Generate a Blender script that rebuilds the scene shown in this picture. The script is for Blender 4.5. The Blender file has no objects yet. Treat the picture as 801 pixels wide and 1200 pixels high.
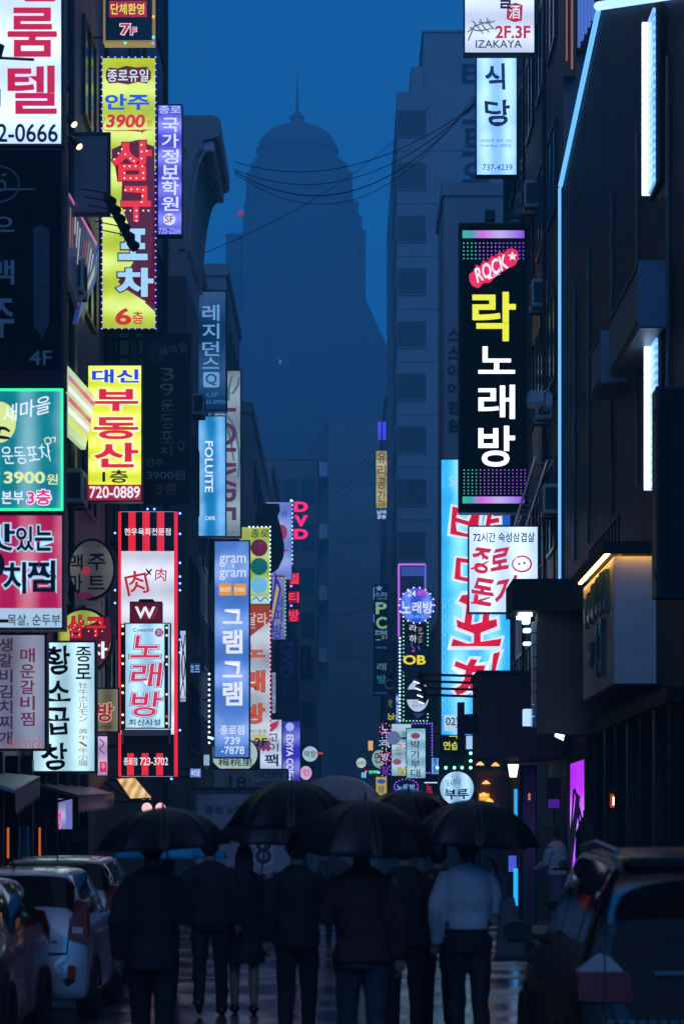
import bpy, bmesh, math, random
import numpy as np
from mathutils import Vector, Matrix
random.seed(7); RNG = np.random.default_rng(7)
R = math.radians
SC = bpy.context.scene
COL = SC.collection

# ---------------------------------------------------------------- camera, sky, sun, exposure
F, VX, VY, CH = 2800.0, 402.0, 985.0, 1.75      # focal length in photo pixels, vanishing point, eye height
cd = bpy.data.cameras.new('camera'); cam = bpy.data.objects.new('camera', cd); COL.objects.link(cam)
cam.location = (0, 0, CH); cam.rotation_euler = (R(90), 0, 0)
cd.sensor_fit = 'HORIZONTAL'; cd.sensor_width = 24; cd.lens = 24 * F / 801
cd.shift_x = -(VX - 400.5) / 801; cd.shift_y = (VY - 600) / 801
cd.clip_start = 0.1; cd.clip_end = 3000
cd.dof.use_dof = True; cd.dof.focus_distance = 58; cd.dof.aperture_fstop = 3.2
SC.camera = cam

w = bpy.data.worlds.new('World'); SC.world = w; w.use_nodes = True
nt = w.node_tree; nt.nodes.clear()
sky = nt.nodes.new('ShaderNodeTexSky'); sky.sky_type = 'NISHITA'; sky.sun_disc = False
sky.sun_elevation = R(22.0); sky.sun_rotation = R(180); sky.air_density = 1.0; sky.dust_density = 2.0; sky.ozone_density = 6.0
bw = nt.nodes.new('ShaderNodeRGBToBW'); mx = nt.nodes.new('ShaderNodeMixRGB'); mx.blend_type = 'MULTIPLY'
mx.inputs[0].default_value = 1
geo = nt.nodes.new('ShaderNodeTexCoord'); sep = nt.nodes.new('ShaderNodeSeparateXYZ'); ramp = nt.nodes.new('ShaderNodeValToRGB')
nt.links.new(geo.outputs['Generated'], sep.inputs[0]); nt.links.new(sep.outputs[2], ramp.inputs[0]); nt.links.new(ramp.outputs[0], mx.inputs[2])
ramp.color_ramp.elements[0].position = .34; ramp.color_ramp.elements[0].color = (.024, .60, 1.92, 1)      # deep evening blue low down
ramp.color_ramp.elements[1].position = .75; ramp.color_ramp.elements[1].color = (1.35, 1.4, 2.1, 1)      # paler cloud overhead
bgn = nt.nodes.new('ShaderNodeBackground'); bgn.inputs[1].default_value = 0.15
ow = nt.nodes.new('ShaderNodeOutputWorld')
nt.links.new(sky.outputs[0], bw.inputs[0]); nt.links.new(bw.outputs[0], mx.inputs[1])
cl = nt.nodes.new('ShaderNodeTexNoise'); cl.inputs['Scale'].default_value = 5.5; cl.inputs['Detail'].default_value = 6
cm = nt.nodes.new('ShaderNodeMapRange'); cm.inputs[1].default_value = .3; cm.inputs[2].default_value = .7; cm.inputs[3].default_value = .74; cm.inputs[4].default_value = .98
cv = nt.nodes.new('ShaderNodeVectorMath'); cv.operation = 'SCALE'
nt.links.new(geo.outputs['Generated'], cl.inputs['Vector']); nt.links.new(cl.outputs[0], cm.inputs[0]); nt.links.new(mx.outputs[0], cv.inputs[0]); nt.links.new(cm.outputs[0], cv.inputs['Scale'])
nt.links.new(cv.outputs[0], bgn.inputs[0]); nt.links.new(bgn.outputs[0], ow.inputs[0])
sl = bpy.data.lights.new('sun', 'SUN'); sl.energy = 0.02; sl.angle = R(20); sl.color = (0.5, 0.7, 1.0)
so = bpy.data.objects.new('sun', sl); COL.objects.link(so); so.rotation_euler = (R(60), 0, 0)

vs = SC.view_settings; vs.view_transform = 'Standard'; vs.look = 'None'; vs.gamma = 1; vs.exposure = 0.0; vs.use_curve_mapping = False
cy = SC.cycles
cy.use_denoising = True; cy.max_bounces = 6; cy.diffuse_bounces = 3; cy.glossy_bounces = 3; cy.transmission_bounces = 4
cy.volume_bounces = 3; cy.transparent_max_bounces = 8; cy.sample_clamp_indirect = 3.0; cy.caustics_reflective = False; cy.caustics_refractive = False

# ---------------------------------------------------------------- helpers
def W(px, py, D): return ((px - VX) / F * D, D, CH + (VY - py) / F * D)
def X_(px, D): return (px - VX) / F * D
def Z_(py, D): return CH + (VY - py) / F * D
def lin(c):
    c = int(c, 16) if isinstance(c, str) else c
    v = [((c >> s) & 255) / 255 for s in (16, 8, 0)]
    return tuple(x / 12.92 if x <= .04045 else ((x + .055) / 1.055) ** 2.4 for x in v) + (1.0,)
_M = {}
def mat(c, rough=.6, metal=0.0, bump=0.0, bscale=40.0, var=0.0, vscale=3.0, coat=0.0, kind='noise', stretch=(1, 1, 1), spec=.5):
    """plain surface; c is a linear albedo tuple"""
    key = ('m', c, rough, metal, bump, bscale, var, vscale, coat, kind, stretch, spec)
    if key in _M: return _M[key]
    m = bpy.data.materials.new('surface'); m.use_nodes = True; t = m.node_tree; b = t.nodes['Principled BSDF']
    b.inputs['Base Color'].default_value = (*c, 1); b.inputs['Roughness'].default_value = rough; b.inputs['Metallic'].default_value = metal
    b.inputs['Coat Weight'].default_value = coat; b.inputs['Coat Roughness'].default_value = .05
    b.inputs['Specular IOR Level'].default_value = spec if rough < .42 else spec * .4
    if var or bump:
        tc = t.nodes.new('ShaderNodeTexCoord'); mp = t.nodes.new('ShaderNodeMapping'); mp.inputs['Scale'].default_value = stretch
        t.links.new(tc.outputs['Object'], mp.inputs[0])
    if var:
        n = t.nodes.new('ShaderNodeTexNoise'); n.inputs['Scale'].default_value = vscale; n.inputs['Detail'].default_value = 6; n.inputs['Roughness'].default_value = .65
        t.links.new(mp.outputs[0], n.inputs['Vector'])
        r = t.nodes.new('ShaderNodeMapRange'); r.inputs[1].default_value = .3; r.inputs[2].default_value = .7
        r.inputs[3].default_value = 1 - var; r.inputs[4].default_value = 1 + var * .6
        t.links.new(n.outputs[0], r.inputs[0])
        x = t.nodes.new('ShaderNodeVectorMath'); x.operation = 'SCALE'; x.inputs[0].default_value = c
        t.links.new(r.outputs[0], x.inputs['Scale']); t.links.new(x.outputs[0], b.inputs['Base Color'])
        q = t.nodes.new('ShaderNodeMapRange'); q.inputs[3].default_value = max(0, rough - .18); q.inputs[4].default_value = min(1, rough + .15)
        t.links.new(n.outputs[0], q.inputs[0]); t.links.new(q.outputs[0], b.inputs['Roughness'])
    if bump:
        bp = t.nodes.new('ShaderNodeBump'); bp.inputs['Strength'].default_value = bump; bp.inputs['Distance'].default_value = .02
        if kind == 'noise':
            k = t.nodes.new('ShaderNodeTexNoise'); k.inputs['Scale'].default_value = bscale; k.inputs['Detail'].default_value = 4; o = k.outputs[0]
        elif kind == 'ribs':
            k = t.nodes.new('ShaderNodeTexWave'); k.bands_direction = 'Y'; k.inputs['Scale'].default_value = bscale; o = k.outputs['Color']
        else:
            k = t.nodes.new('ShaderNodeTexBrick'); k.inputs['Scale'].default_value = bscale; k.inputs['Mortar Size'].default_value = .03
            k.inputs['Color1'].default_value = (1, 1, 1, 1); k.inputs['Color2'].default_value = (.8, .8, .8, 1); k.inputs['Mortar'].default_value = (0, 0, 0, 1); o = k.outputs['Color']
        t.links.new(mp.outputs[0], k.inputs['Vector']); t.links.new(o, bp.inputs['Height']); t.links.new(bp.outputs[0], b.inputs['Normal'])
    _M[key] = m; return m
def lit(c, s=1.0, tubes=0.0, direction='Z', period=.6, sample=True, white=0.0):
    """a thing that gives off light: backlit sign face, neon, lamp"""
    key = ('l', c, s, tubes, direction, period, sample, white)
    if key in _M: return _M[key]
    m = bpy.data.materials.new('light'); m.use_nodes = True; t = m.node_tree; b = t.nodes['Principled BSDF']
    col = lin(c); b.inputs['Base Color'].default_value = (*[x * .5 + .02 for x in col[:3]], 1); b.inputs['Roughness'].default_value = .3
    b.inputs['Emission Color'].default_value = col; b.inputs['Emission Strength'].default_value = s
    s *= 1.22 if sample else 1.05; b.inputs['Emission Strength'].default_value = s
    if tubes:
        tc = t.nodes.new('ShaderNodeTexCoord')
        k = t.nodes.new('ShaderNodeTexWave'); k.bands_direction = direction; k.inputs['Scale'].default_value = 2 * math.pi / 20 / period
        k.inputs['Distortion'].default_value = 1.2; k.inputs['Detail'].default_value = 1; k.inputs['Detail Scale'].default_value = .6
        n = t.nodes.new('ShaderNodeTexNoise'); n.inputs['Scale'].default_value = 1.1; n.inputs['Detail'].default_value = 3
        t.links.new(tc.outputs['Object'], k.inputs['Vector']); t.links.new(tc.outputs['Object'], n.inputs['Vector'])
        a = t.nodes.new('ShaderNodeMath'); a.operation = 'MULTIPLY_ADD'; a.inputs[1].default_value = .55
        t.links.new(k.outputs['Fac'], a.inputs[0]); t.links.new(n.outputs[0], a.inputs[2])
        r = t.nodes.new('ShaderNodeMapRange'); r.inputs[1].default_value = .3; r.inputs[2].default_value = 1.1; r.inputs[3].default_value = s * max(.1, .98 - tubes * 1.5); r.inputs[4].default_value = s * (1.1 + tubes * 1.4)
        t.links.new(a.outputs[0], r.inputs[0]); t.links.new(r.outputs[0], b.inputs['Emission Strength'])
        hot = t.nodes.new('ShaderNodeMapRange'); hot.inputs[1].default_value = .62; hot.inputs[2].default_value = 1.25; hot.inputs[3].default_value = 0; hot.inputs[4].default_value = .55 if s > .8 else .15
        hm_ = t.nodes.new('ShaderNodeMixRGB'); hm_.inputs[1].default_value = col; hm_.inputs[2].default_value = (*[x * .62 + .38 * y for x, y in zip(col[:3], (.86, .97, 1))], 1)
        t.links.new(a.outputs[0], hot.inputs[0]); t.links.new(hot.outputs[0], hm_.inputs[0]); t.links.new(hm_.outputs[0], b.inputs['Emission Color'])
    if not sample: m.cycles.emission_sampling = 'NONE'
    _M[key] = m; return m
def ink(c): # printed film on a backlit face: shines with the light behind it
    return lit(c, 1.0, sample=False)

def wloc(o):
    v = Vector((0, 0, 0))
    while o: v += o.location; o = o.parent
    return v
def obj(name, vf, m, parent=None, loc=None, smooth=False, kind=None):
    v, f = vf
    v = np.asarray(v, float).reshape(-1, 3)
    base = Vector(loc) if loc is not None else (wloc(parent) if parent else Vector((0, 0, 0)))
    me = bpy.data.meshes.new(name); me.from_pydata((v - np.array(base)).tolist(), [], [list(map(int, q)) for q in f]); me.update()
    if m: me.materials.append(m)
    if smooth: me.polygons.foreach_set('use_smooth', [True] * len(me.polygons))
    o = bpy.data.objects.new(name, me); COL.objects.link(o)
    if parent: o.parent = parent
    else: o.location = base
    if kind: o['kind'] = kind
    return o
def thing(name, label, cat, loc, group=None):
    o = bpy.data.objects.new(name, None); COL.objects.link(o); o.location = loc; o.empty_display_size = .2
    o['label'] = label; o['category'] = cat
    if group: o['group'] = group
    return o
def tag(o, label, cat, group=None):
    o['label'] = label; o['category'] = cat
    if group: o['group'] = group
    return o
def J(*parts):
    V, Q, n = [], [], 0
    for v, f in parts:
        v = np.asarray(v, float).reshape(-1, 3); V.append(v); Q += [[i + n for i in q] for q in f]; n += len(v)
    return (np.vstack(V), Q) if V else (np.zeros((0, 3)), [])
BF = [(0, 3, 2, 1), (4, 5, 6, 7), (0, 1, 5, 4), (1, 2, 6, 5), (2, 3, 7, 6), (3, 0, 4, 7)]
def box(x0, x1, y0, y1, z0, z1):
    return ([(x0, y0, z0), (x1, y0, z0), (x1, y1, z0), (x0, y1, z0), (x0, y0, z1), (x1, y0, z1), (x1, y1, z1), (x0, y1, z1)], BF)
def bbox(x0, x1, y0, y1, z0, z1, b=.01):
    """box with bevelled edges"""
    bm = bmesh.new(); bmesh.ops.create_cube(bm, size=1)
    for v in bm.verts: v.co = Vector(((x0 + x1) / 2 + v.co.x * (x1 - x0), (y0 + y1) / 2 + v.co.y * (y1 - y0), (z0 + z1) / 2 + v.co.z * (z1 - z0)))
    bmesh.ops.bevel(bm, geom=bm.edges[:], offset=b, segments=2, affect='EDGES')
    bm.verts.index_update(); r = ([tuple(v.co) for v in bm.verts], [[v.index for v in f.verts] for f in bm.faces]); bm.free(); return r
def frame_rect(x0, x1, z0, z1, y0, y1, t):
    return J(box(x0, x1, y0, y1, z0, z0 + t), box(x0, x1, y0, y1, z1 - t, z1), box(x0, x0 + t, y0, y1, z0 + t, z1 - t), box(x1 - t, x1, y0, y1, z0 + t, z1 - t))
def tube(pts, r, n=8, r2=None, caps=True, ell=None):
    """swept tube; r scalar or list; ell = list of (rx, ry) pairs across a vertical-ish path"""
    P = [Vector(p) for p in pts]; k = len(P); V = []; Fc = []
    rr = r if isinstance(r, (list, tuple)) else [r] * k
    up = None
    for i in range(k):
        d = (P[min(i + 1, k - 1)] - P[max(i - 1, 0)]).normalized()
        if up is None:
            up = Vector((0, 1, 0)) if abs(d.y) < .9 else Vector((1, 0, 0))
        a = (up - d * up.dot(d)).normalized(); b = d.cross(a); up = a
        ra, rb = (ell[i] if ell else (rr[i], rr[i]))
        for j in range(n):
            t = 2 * math.pi * j / n
            V.append(P[i] + b * (ra * math.cos(t)) + a * (rb * math.sin(t)))
    for i in range(k - 1):
        for j in range(n):
            Fc.append((i * n + j, i * n + (j + 1) % n, (i + 1) * n + (j + 1) % n, (i + 1) * n + j))
    if caps: Fc += [tuple(range(n - 1, -1, -1)), tuple((k - 1) * n + j for j in range(n))]
    return ([tuple(v) for v in V], Fc)
def cyl(x, y, z0, z1, r, n=16, r1=None):
    return tube([(x, y, z0), (x, y, z1)], [r, r if r1 is None else r1], n)
def disc(x, y, z, rx, rz, th, n=40):
    """upright disc facing the viewer side (-y)"""
    V = [(x + rx * math.cos(2 * math.pi * i / n), y, z + rz * math.sin(2 * math.pi * i / n)) for i in range(n)]
    V += [(a, y + th, c) for a, _, c in V]
    return (V, [tuple(range(n)), tuple(range(2 * n - 1, n - 1, -1))] + [((i + 1) % n, i, n + i, n + (i + 1) % n) for i in range(n)])
def prism(pts, axis_vec):
    """closed polygon extruded along a vector"""
    n = len(pts); a = np.array(pts, float); b = a + np.array(axis_vec, float)
    return (np.vstack([a, b]), [tuple(range(n)), tuple(range(2 * n - 1, n - 1, -1))] + [((i + 1) % n, i, n + i, n + (i + 1) % n) for i in range(n)])
def ball(x, y, z, r, n=10, m=6, sz=1.0):
    V = [(x, y, z + r * sz)]; Fc = []
    for i in range(1, m):
        a = math.pi * i / m
        for j in range(n): t = 2 * math.pi * j / n; V.append((x + r * math.sin(a) * math.cos(t), y + r * math.sin(a) * math.sin(t), z + r * sz * math.cos(a)))
    V.append((x, y, z - r * sz)); L = len(V) - 1
    for j in range(n):
        Fc.append((0, 1 + j, 1 + (j + 1) % n)); Fc.append((L, 1 + (m - 2) * n + (j + 1) % n, 1 + (m - 2) * n + j))
        for i in range(m - 2): a = 1 + i * n; Fc.append((a + j, a + n + j, a + n + (j + 1) % n, a + (j + 1) % n))
    return (V, Fc)

# ---------------------------------------------------------------- lettering
_G = {}
_TC = bpy.data.curves.new('lettering_source', 'FONT'); _TO = bpy.data.objects.new('lettering_source', _TC); COL.objects.link(_TO)
def glyphs(s, bold, res=4):
    key = (s, round(bold, 3))
    if key in _G: return _G[key]
    _TC.body = s; _TC.resolution_u = res; _TC.offset = bold
    m = _TO.to_mesh(); v = np.array([p.co[:2] for p in m.vertices], float).reshape(-1, 2); f = [tuple(p.vertices) for p in m.polygons]
    _TO.to_mesh_clear()
    _G[key] = (v, f); return v, f
def fit(s, x0, y0, x1, y1, bold=.02, rot=0, shear=0, fatten=0.0, keep=False, wob=0.0):
    """outline of text s, stretched into a photo-pixel rectangle; returns 2D points in pixels"""
    bold *= .5 if bold > 0 else 1; v0, _ = glyphs(s, bold); v, f = glyphs(s, bold + fatten * .8)
    lo, hi = v0.min(0), v0.max(0); k = (v - lo) / np.maximum(hi - lo, 1e-6)
    if shear: k[:, 0] += shear * (k[:, 1] - .5)
    if wob: k[:, 0] += wob * np.sin(k[:, 1] * 5 + 1); k[:, 1] += wob * np.sin(k[:, 0] * 6 + 2)
    w_, h_ = x1 - x0, y1 - y0
    p = np.stack([x0 + k[:, 0] * w_, y1 - k[:, 1] * h_], 1)
    if rot:
        c = np.array([(x0 + x1) / 2, (y0 + y1) / 2]); q = p - c; a = R(rot)
        p = c + np.stack([q[:, 0] * math.cos(a) + q[:, 1] * math.sin(a), -q[:, 0] * math.sin(a) + q[:, 1] * math.cos(a)], 1)
    return p, f
def fit90(s, x0, y0, x1, y1, bold=.02, fatten=0.0):
    """text reading downwards, turned a quarter clockwise"""
    bold *= .5 if bold > 0 else 1; v0, _ = glyphs(s, bold); v, f = glyphs(s, bold + fatten * .8)
    lo, hi = v0.min(0), v0.max(0); k = (v - lo) / np.maximum(hi - lo, 1e-6)
    return np.stack([x0 + k[:, 1] * (x1 - x0), y0 + k[:, 0] * (y1 - y0)], 1), f

class Sign:
    """a sign board facing down the street; every coordinate is given on its face"""
    def __init__(s, name, label, x0, y0, x1, y1, D, face, depth=.26, rim=.05, frame=None, cat='sign', group=None, arms=None, shape='rect', panel_name='panel'):
        s.D = D; s.k = D / F; s.n = 0
        frame = frame or METAL
        cx = X_((x0 + x1) / 2, D)
        s.root = thing(name, label, cat, (cx, D, Z_(y1, D)), group)
        X0, X1, Z0, Z1 = X_(x0, D), X_(x1, D), Z_(y1, D), Z_(y0, D)
        if shape == 'rect':
            obj('housing', J(box(X0 + .006, X1 - .006, D, D + depth, Z0 + .006, Z1 - .006), frame_rect(X0, X1, Z0, Z1, D - .03, D + .05, rim)), frame, s.root)
            if face: obj(panel_name, box(X0 + rim - .004, X1 - rim + .004, D - .014, D - .002, Z0 + rim - .004, Z1 - rim + .004), face, s.root)
        else:
            rx, rz = (X1 - X0) / 2, (Z1 - Z0) / 2
            obj('housing', disc(cx, D, (Z0 + Z1) / 2, rx, rz, depth), frame, s.root)
            if face: obj(panel_name, disc(cx, D - .014, (Z0 + Z1) / 2, rx - rim, rz - rim, .012), face, s.root)
        if arms:
            sx, fx = (X0, -arms) if arms > 0 and X0 < 0 else (X1, abs(arms))
            if abs(fx - sx) > .03:
                zs = (Z0 + .12 * (Z1 - Z0), Z1 - .12 * (Z1 - Z0))
                [obj('bracket', tube([(sx, D + depth * .5, z), (fx, D + depth * .5, z)], .03, 6), METAL, s.root) for z in zs]
    def P(s, p, lay):
        p = np.asarray(p, float)
        return np.stack([(p[:, 0] - VX) * s.k, np.full(len(p), s.D - .016 - .004 * lay), CH + (VY - p[:, 1]) * s.k], 1)
    def put(s, name, pf, m, lay):
        return obj(name, (s.P(pf[0], lay), pf[1]), m, s.root)
    def t(s, txt, x0, y0, x1, y1, m, bold=.02, lay=2, vert=False, gap=.12, out=None, outw=.035, name='lettering', **kw):
        items = []
        if vert:
            n = len(txt); h = (y1 - y0) / (n - gap)
            for i, ch in enumerate(txt):
                if ch != ' ': items.append((ch, x0, y0 + i * h, x1, y0 + i * h + h * (1 - gap)))
        else: items.append((txt, x0, y0, x1, y1))
        if out is not None:
            V = [];
            for (c, a, b, e, g) in items: V.append(fit(c, a, b, e, g, bold, fatten=outw, **kw))
            s.put('letter_outline', s.J2(V), out, lay - 1)
        V = [fit(c, a, b, e, g, bold, **kw) for (c, a, b, e, g) in items]
        return s.put(name, s.J2(V), m, lay)
    def t90(s, txt, x0, y0, x1, y1, m, bold=.02, lay=2, name='lettering'):
        return s.put(name, fit90(txt, x0, y0, x1, y1, bold), m, lay)
    @staticmethod
    def J2(V):
        P, Q, n = [], [], 0
        for p, f in V: P.append(p); Q += [tuple(i + n for i in q) for q in f]; n += len(p)
        return np.vstack(P), Q
    def poly(s, name, pts, m, lay=1):
        return s.put(name, (np.array(pts, float), [tuple(range(len(pts)))]), m, lay)
    def r(s, name, x0, y0, x1, y1, m, lay=1): return s.poly(name, [(x0, y1), (x1, y1), (x1, y0), (x0, y0)], m, lay)
    def e(s, name, cx, cy_, rx, ry, m, lay=1, n=36): return s.poly(name, [(cx + rx * math.cos(2 * math.pi * i / n), cy_ + ry * math.sin(2 * math.pi * i / n)) for i in range(n)], m, lay)
    def many(s, name, polys, m, lay=1):
        return s.put(name, s.J2([(np.array(p, float), [tuple(range(len(p)))]) for p in polys]), m, lay)
    def rects(s, name, L, m, lay=1): return s.many(name, [[(a, d), (c, d), (c, b), (a, b)] for a, b, c, d in L], m, lay)
    def dots(s, name, L, r, m, lay=3, n=8):
        return s.many(name, [[(x + r * math.cos(2 * math.pi * i / n), y + r * math.sin(2 * math.pi * i / n)) for i in range(n)] for x, y in L], m, lay)
    def bulbs(s, name, L, r, m):
        B = [ball((x - VX) * s.k, s.D - .05, CH + (VY - y) * s.k, r * s.k, 6, 4) for x, y in L]
        if len(L) <= 24:
            for q in B: obj('bulb', q, m, s.root)
        else: obj('bulb_string', J(*B), m, s.root)
    def stroke(s, name, pts, wd, m, lay=2):
        """brush stroke: a tapered ribbon through pixel points"""
        return s.many(name, [ribbon(pts, wd)], m, lay)
    def strokes(s, name, L, wd, m, lay=2):
        return s.many(name, [ribbon(p, wd) for p in L], m, lay)
def ribbon(pts, wd):
    p = np.array(pts, float); t = np.linspace(0, len(p) - 1, max(2, (len(p) - 1) * 4 + 1)); i = np.clip(t.astype(int), 0, len(p) - 2); f = (t - i)[:, None]
    m = np.gradient(p, axis=0) if len(p) > 2 else np.tile(p[1] - p[0], (2, 1))
    a, b, ma, mb = p[i], p[i + 1], m[i], m[i + 1]
    q = a * (1 + 2 * f) * (1 - f) ** 2 + ma * f * (1 - f) ** 2 + b * f * f * (3 - 2 * f) + mb * f * f * (f - 1)
    d = np.gradient(q, axis=0); d /= np.maximum(np.linalg.norm(d, axis=1), 1e-6)[:, None]; nn = np.stack([-d[:, 1], d[:, 0]], 1)
    k = np.linspace(0, 1, len(q)); h = (wd / 2 * (.55 + .45 * np.sin(np.pi * (k * .8 + .15))))[:, None]
    return np.vstack([q + nn * h, (q - nn * h)[::-1]]).tolist()
def edge_pts(x0, y0, x1, y1, step, sides='tblr'):
    L = []
    nx, ny = max(1, round((x1 - x0) / step)), max(1, round((y1 - y0) / step))
    if 't' in sides: L += [(x0 + (x1 - x0) * i / nx, y0) for i in range(nx + 1)]
    if 'b' in sides: L += [(x0 + (x1 - x0) * i / nx, y1) for i in range(nx + 1)]
    if 'l' in sides: L += [(x0, y0 + (y1 - y0) * i / ny) for i in range(1, ny)]
    if 'r' in sides: L += [(x1, y0 + (y1 - y0) * i / ny) for i in range(1, ny)]
    return L

# ---------------------------------------------------------------- shared materials
METAL = mat((.035, .037, .042), .45, .6)
DARK = mat((.034, .032, .032), .65, spec=.3)
GLASS = mat((.014, .014, .016), .22, 0, spec=.35)
STEEL = mat((.25, .26, .28), .35, .9)
WALL_A = mat((.19, .19, .20), .75, bump=.3, bscale=30, var=.35, vscale=.7)
WALL_B = mat((.20, .20, .21), .8, bump=.25, bscale=20, var=.3, vscale=.4)
WALL_C = mat((.2, .195, .19), .8, var=.2, vscale=.3, stretch=(1, 1, .3))
TILE = mat((.12, .12, .125), .45, bump=.5, bscale=4, kind='brick', var=.3, vscale=2)
BRICK = mat((.05, .045, .045), .6, bump=.8, bscale=4.5, kind='brick', var=.4, vscale=3)
CLAD = mat((.020, .024, .032), .55, bump=.8, bscale=3.2, kind='ribs', var=.2, vscale=1.2)
CORR = mat((.20, .21, .23), .5, bump=1.0, bscale=2.2, kind='ribs', var=.3, vscale=1.0)

# ================================================================ THE SETTING
# wet brick street, with darker drainage channels
def street_material():
    m = bpy.data.materials.new('wet_paving'); m.use_nodes = True; t = m.node_tree; b = t.nodes['Principled BSDF']
    tc = t.nodes.new('ShaderNodeTexCoord')
    br = t.nodes.new('ShaderNodeTexBrick'); br.inputs['Scale'].default_value = 2.6; br.inputs['Mortar Size'].default_value = .022; br.inputs['Brick Width'].default_value = .5; br.inputs['Row Height'].default_value = .26
    br.inputs['Color1'].default_value = (.10, .10, .105, 1); br.inputs['Color2'].default_value = (.15, .147, .15, 1); br.inputs['Mortar'].default_value = (.02, .02, .022, 1)
    n = t.nodes.new('ShaderNodeTexNoise'); n.inputs['Scale'].default_value = .7; n.inputs['Detail'].default_value = 5
    n2 = t.nodes.new('ShaderNodeTexNoise'); n2.inputs['Scale'].default_value = 22; n2.inputs['Detail'].default_value = 4
    for k in (br, n, n2): t.links.new(tc.outputs['Object'], k.inputs['Vector'])
    t.links.new(br.outputs['Color'], b.inputs['Base Color'])
    r = t.nodes.new('ShaderNodeMapRange'); r.inputs[1].default_value = .38; r.inputs[2].default_value = .62; r.inputs[3].default_value = .05; r.inputs[4].default_value = .28
    t.links.new(n.outputs[0], r.inputs[0]); t.links.new(r.outputs[0], b.inputs['Roughness'])
    a = t.nodes.new('ShaderNodeMath'); a.operation = 'MULTIPLY_ADD'; a.inputs[1].default_value = .35
    t.links.new(n2.outputs[0], a.inputs[0]); t.links.new(br.outputs['Fac'], a.inputs[2])
    inv = t.nodes.new('ShaderNodeMath'); inv.operation = 'SUBTRACT'; inv.inputs[0].default_value = 1.4; t.links.new(a.outputs[0], inv.inputs[1])
    bp = t.nodes.new('ShaderNodeBump'); bp.inputs['Strength'].default_value = .45; bp.inputs['Distance'].default_value = .01
    t.links.new(inv.outputs[0], bp.inputs['Height']); t.links.new(bp.outputs[0], b.inputs['Normal'])
    return m
obj('ground', ([(-170, -95, -.012), (170, -95, -.012), (170, 470, -.012), (-170, 470, -.012)], [(0, 1, 2, 3)]), mat((.06, .06, .065), .4, var=.3), kind='structure')
obj('street', ([(-5.6, -75, 0), (5.4, -75, 0), (5.4, 300, 0), (-5.6, 300, 0)], [(0, 1, 2, 3)]), street_material(), kind='structure')
for D in (30.2, 44.0, 61.0):
    obj('drain_channel', ([(-4.9, D, .004), (4.4, D, .004), (4.4, D + .34, .004), (-4.9, D + .34, .004)], [(0, 1, 2, 3)]), mat((.012, .012, .014), .25), kind='structure')
# one box of rainy evening air around everything
hz = obj('haze', box(-175, 175, -100, 480, -1.2, 142), None, kind='stuff')
hm = bpy.data.materials.new('haze'); hm.use_nodes = True; t = hm.node_tree; t.nodes.remove(t.nodes['Principled BSDF'])
pv = t.nodes.new('ShaderNodeVolumePrincipled'); pv.inputs['Color'].default_value = (.16, .74, 1, 1); pv.inputs['Density'].default_value = .0027; pv.inputs['Anisotropy'].default_value = .35
t.links.new(pv.outputs[0], t.nodes['Material Output'].inputs['Volume']); hz.data.materials.append(hm)

# ---------------------------------------------------------------- buildings
def building(name, label, x0, x1, y0, y1, h, m, parapet=.5, cat='building', z0=0.0, cap=True):
    r = thing(name, label, cat, ((x0 + x1) / 2, (y0 + y1) / 2, 0))
    obj('wall', box(x0, x1, y0, y1, z0 - .05, h), m, r)
    if cap:
        o = .09
        obj('parapet', box(x0 - o, x1 + o, y0 - o, y1 + o, h + .002, h + parapet), m, r)
    return r
def side_windows(r, X, sgn, ys, zs, w_, h_, lit_at=(), glass=None, frame=None, n_lit=None):
    """windows in a wall facing across the street; sgn=+1 when the wall looks towards +x"""
    for iy, y in enumerate(ys):
        for iz, z in enumerate(zs):
            a, b = (X, X + sgn * .07); a, b = min(a, b), max(a, b)
            fr = obj('window', J(box(a, b, y - w_ / 2 - .07, y - w_ / 2, z - .07, z + h_ + .07), box(a, b, y + w_ / 2, y + w_ / 2 + .07, z - .07, z + h_ + .07),
                                 box(a, b, y - w_ / 2, y + w_ / 2, z - .07, z), box(a, b, y - w_ / 2, y + w_ / 2, z + h_, z + h_ + .07), box(a, b, y - .025, y + .025, z, z + h_)), frame or METAL, r)
            a, b = (X + sgn * .01, X + sgn * .03); a, b = min(a, b), max(a, b)
            obj('pane', box(a, b, y - w_ / 2, y + w_ / 2, z, z + h_), (n_lit or LITWIN) if (iy, iz) in lit_at else (glass or GLASS), fr)
def front_windows(r, Y, xs, zs, w_, h_, glass=None, frame=None, lit_at=()):
    for ix, x in enumerate(xs):
        for iz, z in enumerate(zs):
            fr = obj('window', J(frame_rect(x - w_ / 2 - .07, x + w_ / 2 + .07, z - .07, z + h_ + .07, Y - .07, Y - .003, .07), box(x - .025, x + .025, Y - .07, Y - .003, z, z + h_)), frame or METAL, r)
            obj('pane', box(x - w_ / 2, x + w_ / 2, Y - .03, Y - .004, z, z + h_), LITWIN if (ix, iz) in lit_at else (glass or GLASS), fr)
LITWIN = lit('6f8fd0', .35)
PIPE = mat((.05, .055, .06), .4, .5)
def pipes(r, X, L):
    for (y, z0, z1, rad) in L: obj('downpipe', tube([(X, y, z0), (X, y, z1)], rad, 8), PIPE, r)

# the street goes on behind the viewer
building('rear_street_building', 'tiled building behind the viewer on the left of the street', -14, -5.1, -62, 3.9, 13, TILE)
building('rear_street_building', 'plain dark building behind the viewer on the right of the street', 4.7, 14, -62, 5.9, 13, WALL_A)
building('rear_shade_building', 'wide unseen building added behind the viewer to shade the street', -14, 14, -90, -75, 9, WALL_B)  # unseen end block, added to shade the street from behind
PALE2 = mat((.16, .16, .165), .85, var=.12, vscale=.2)
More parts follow.
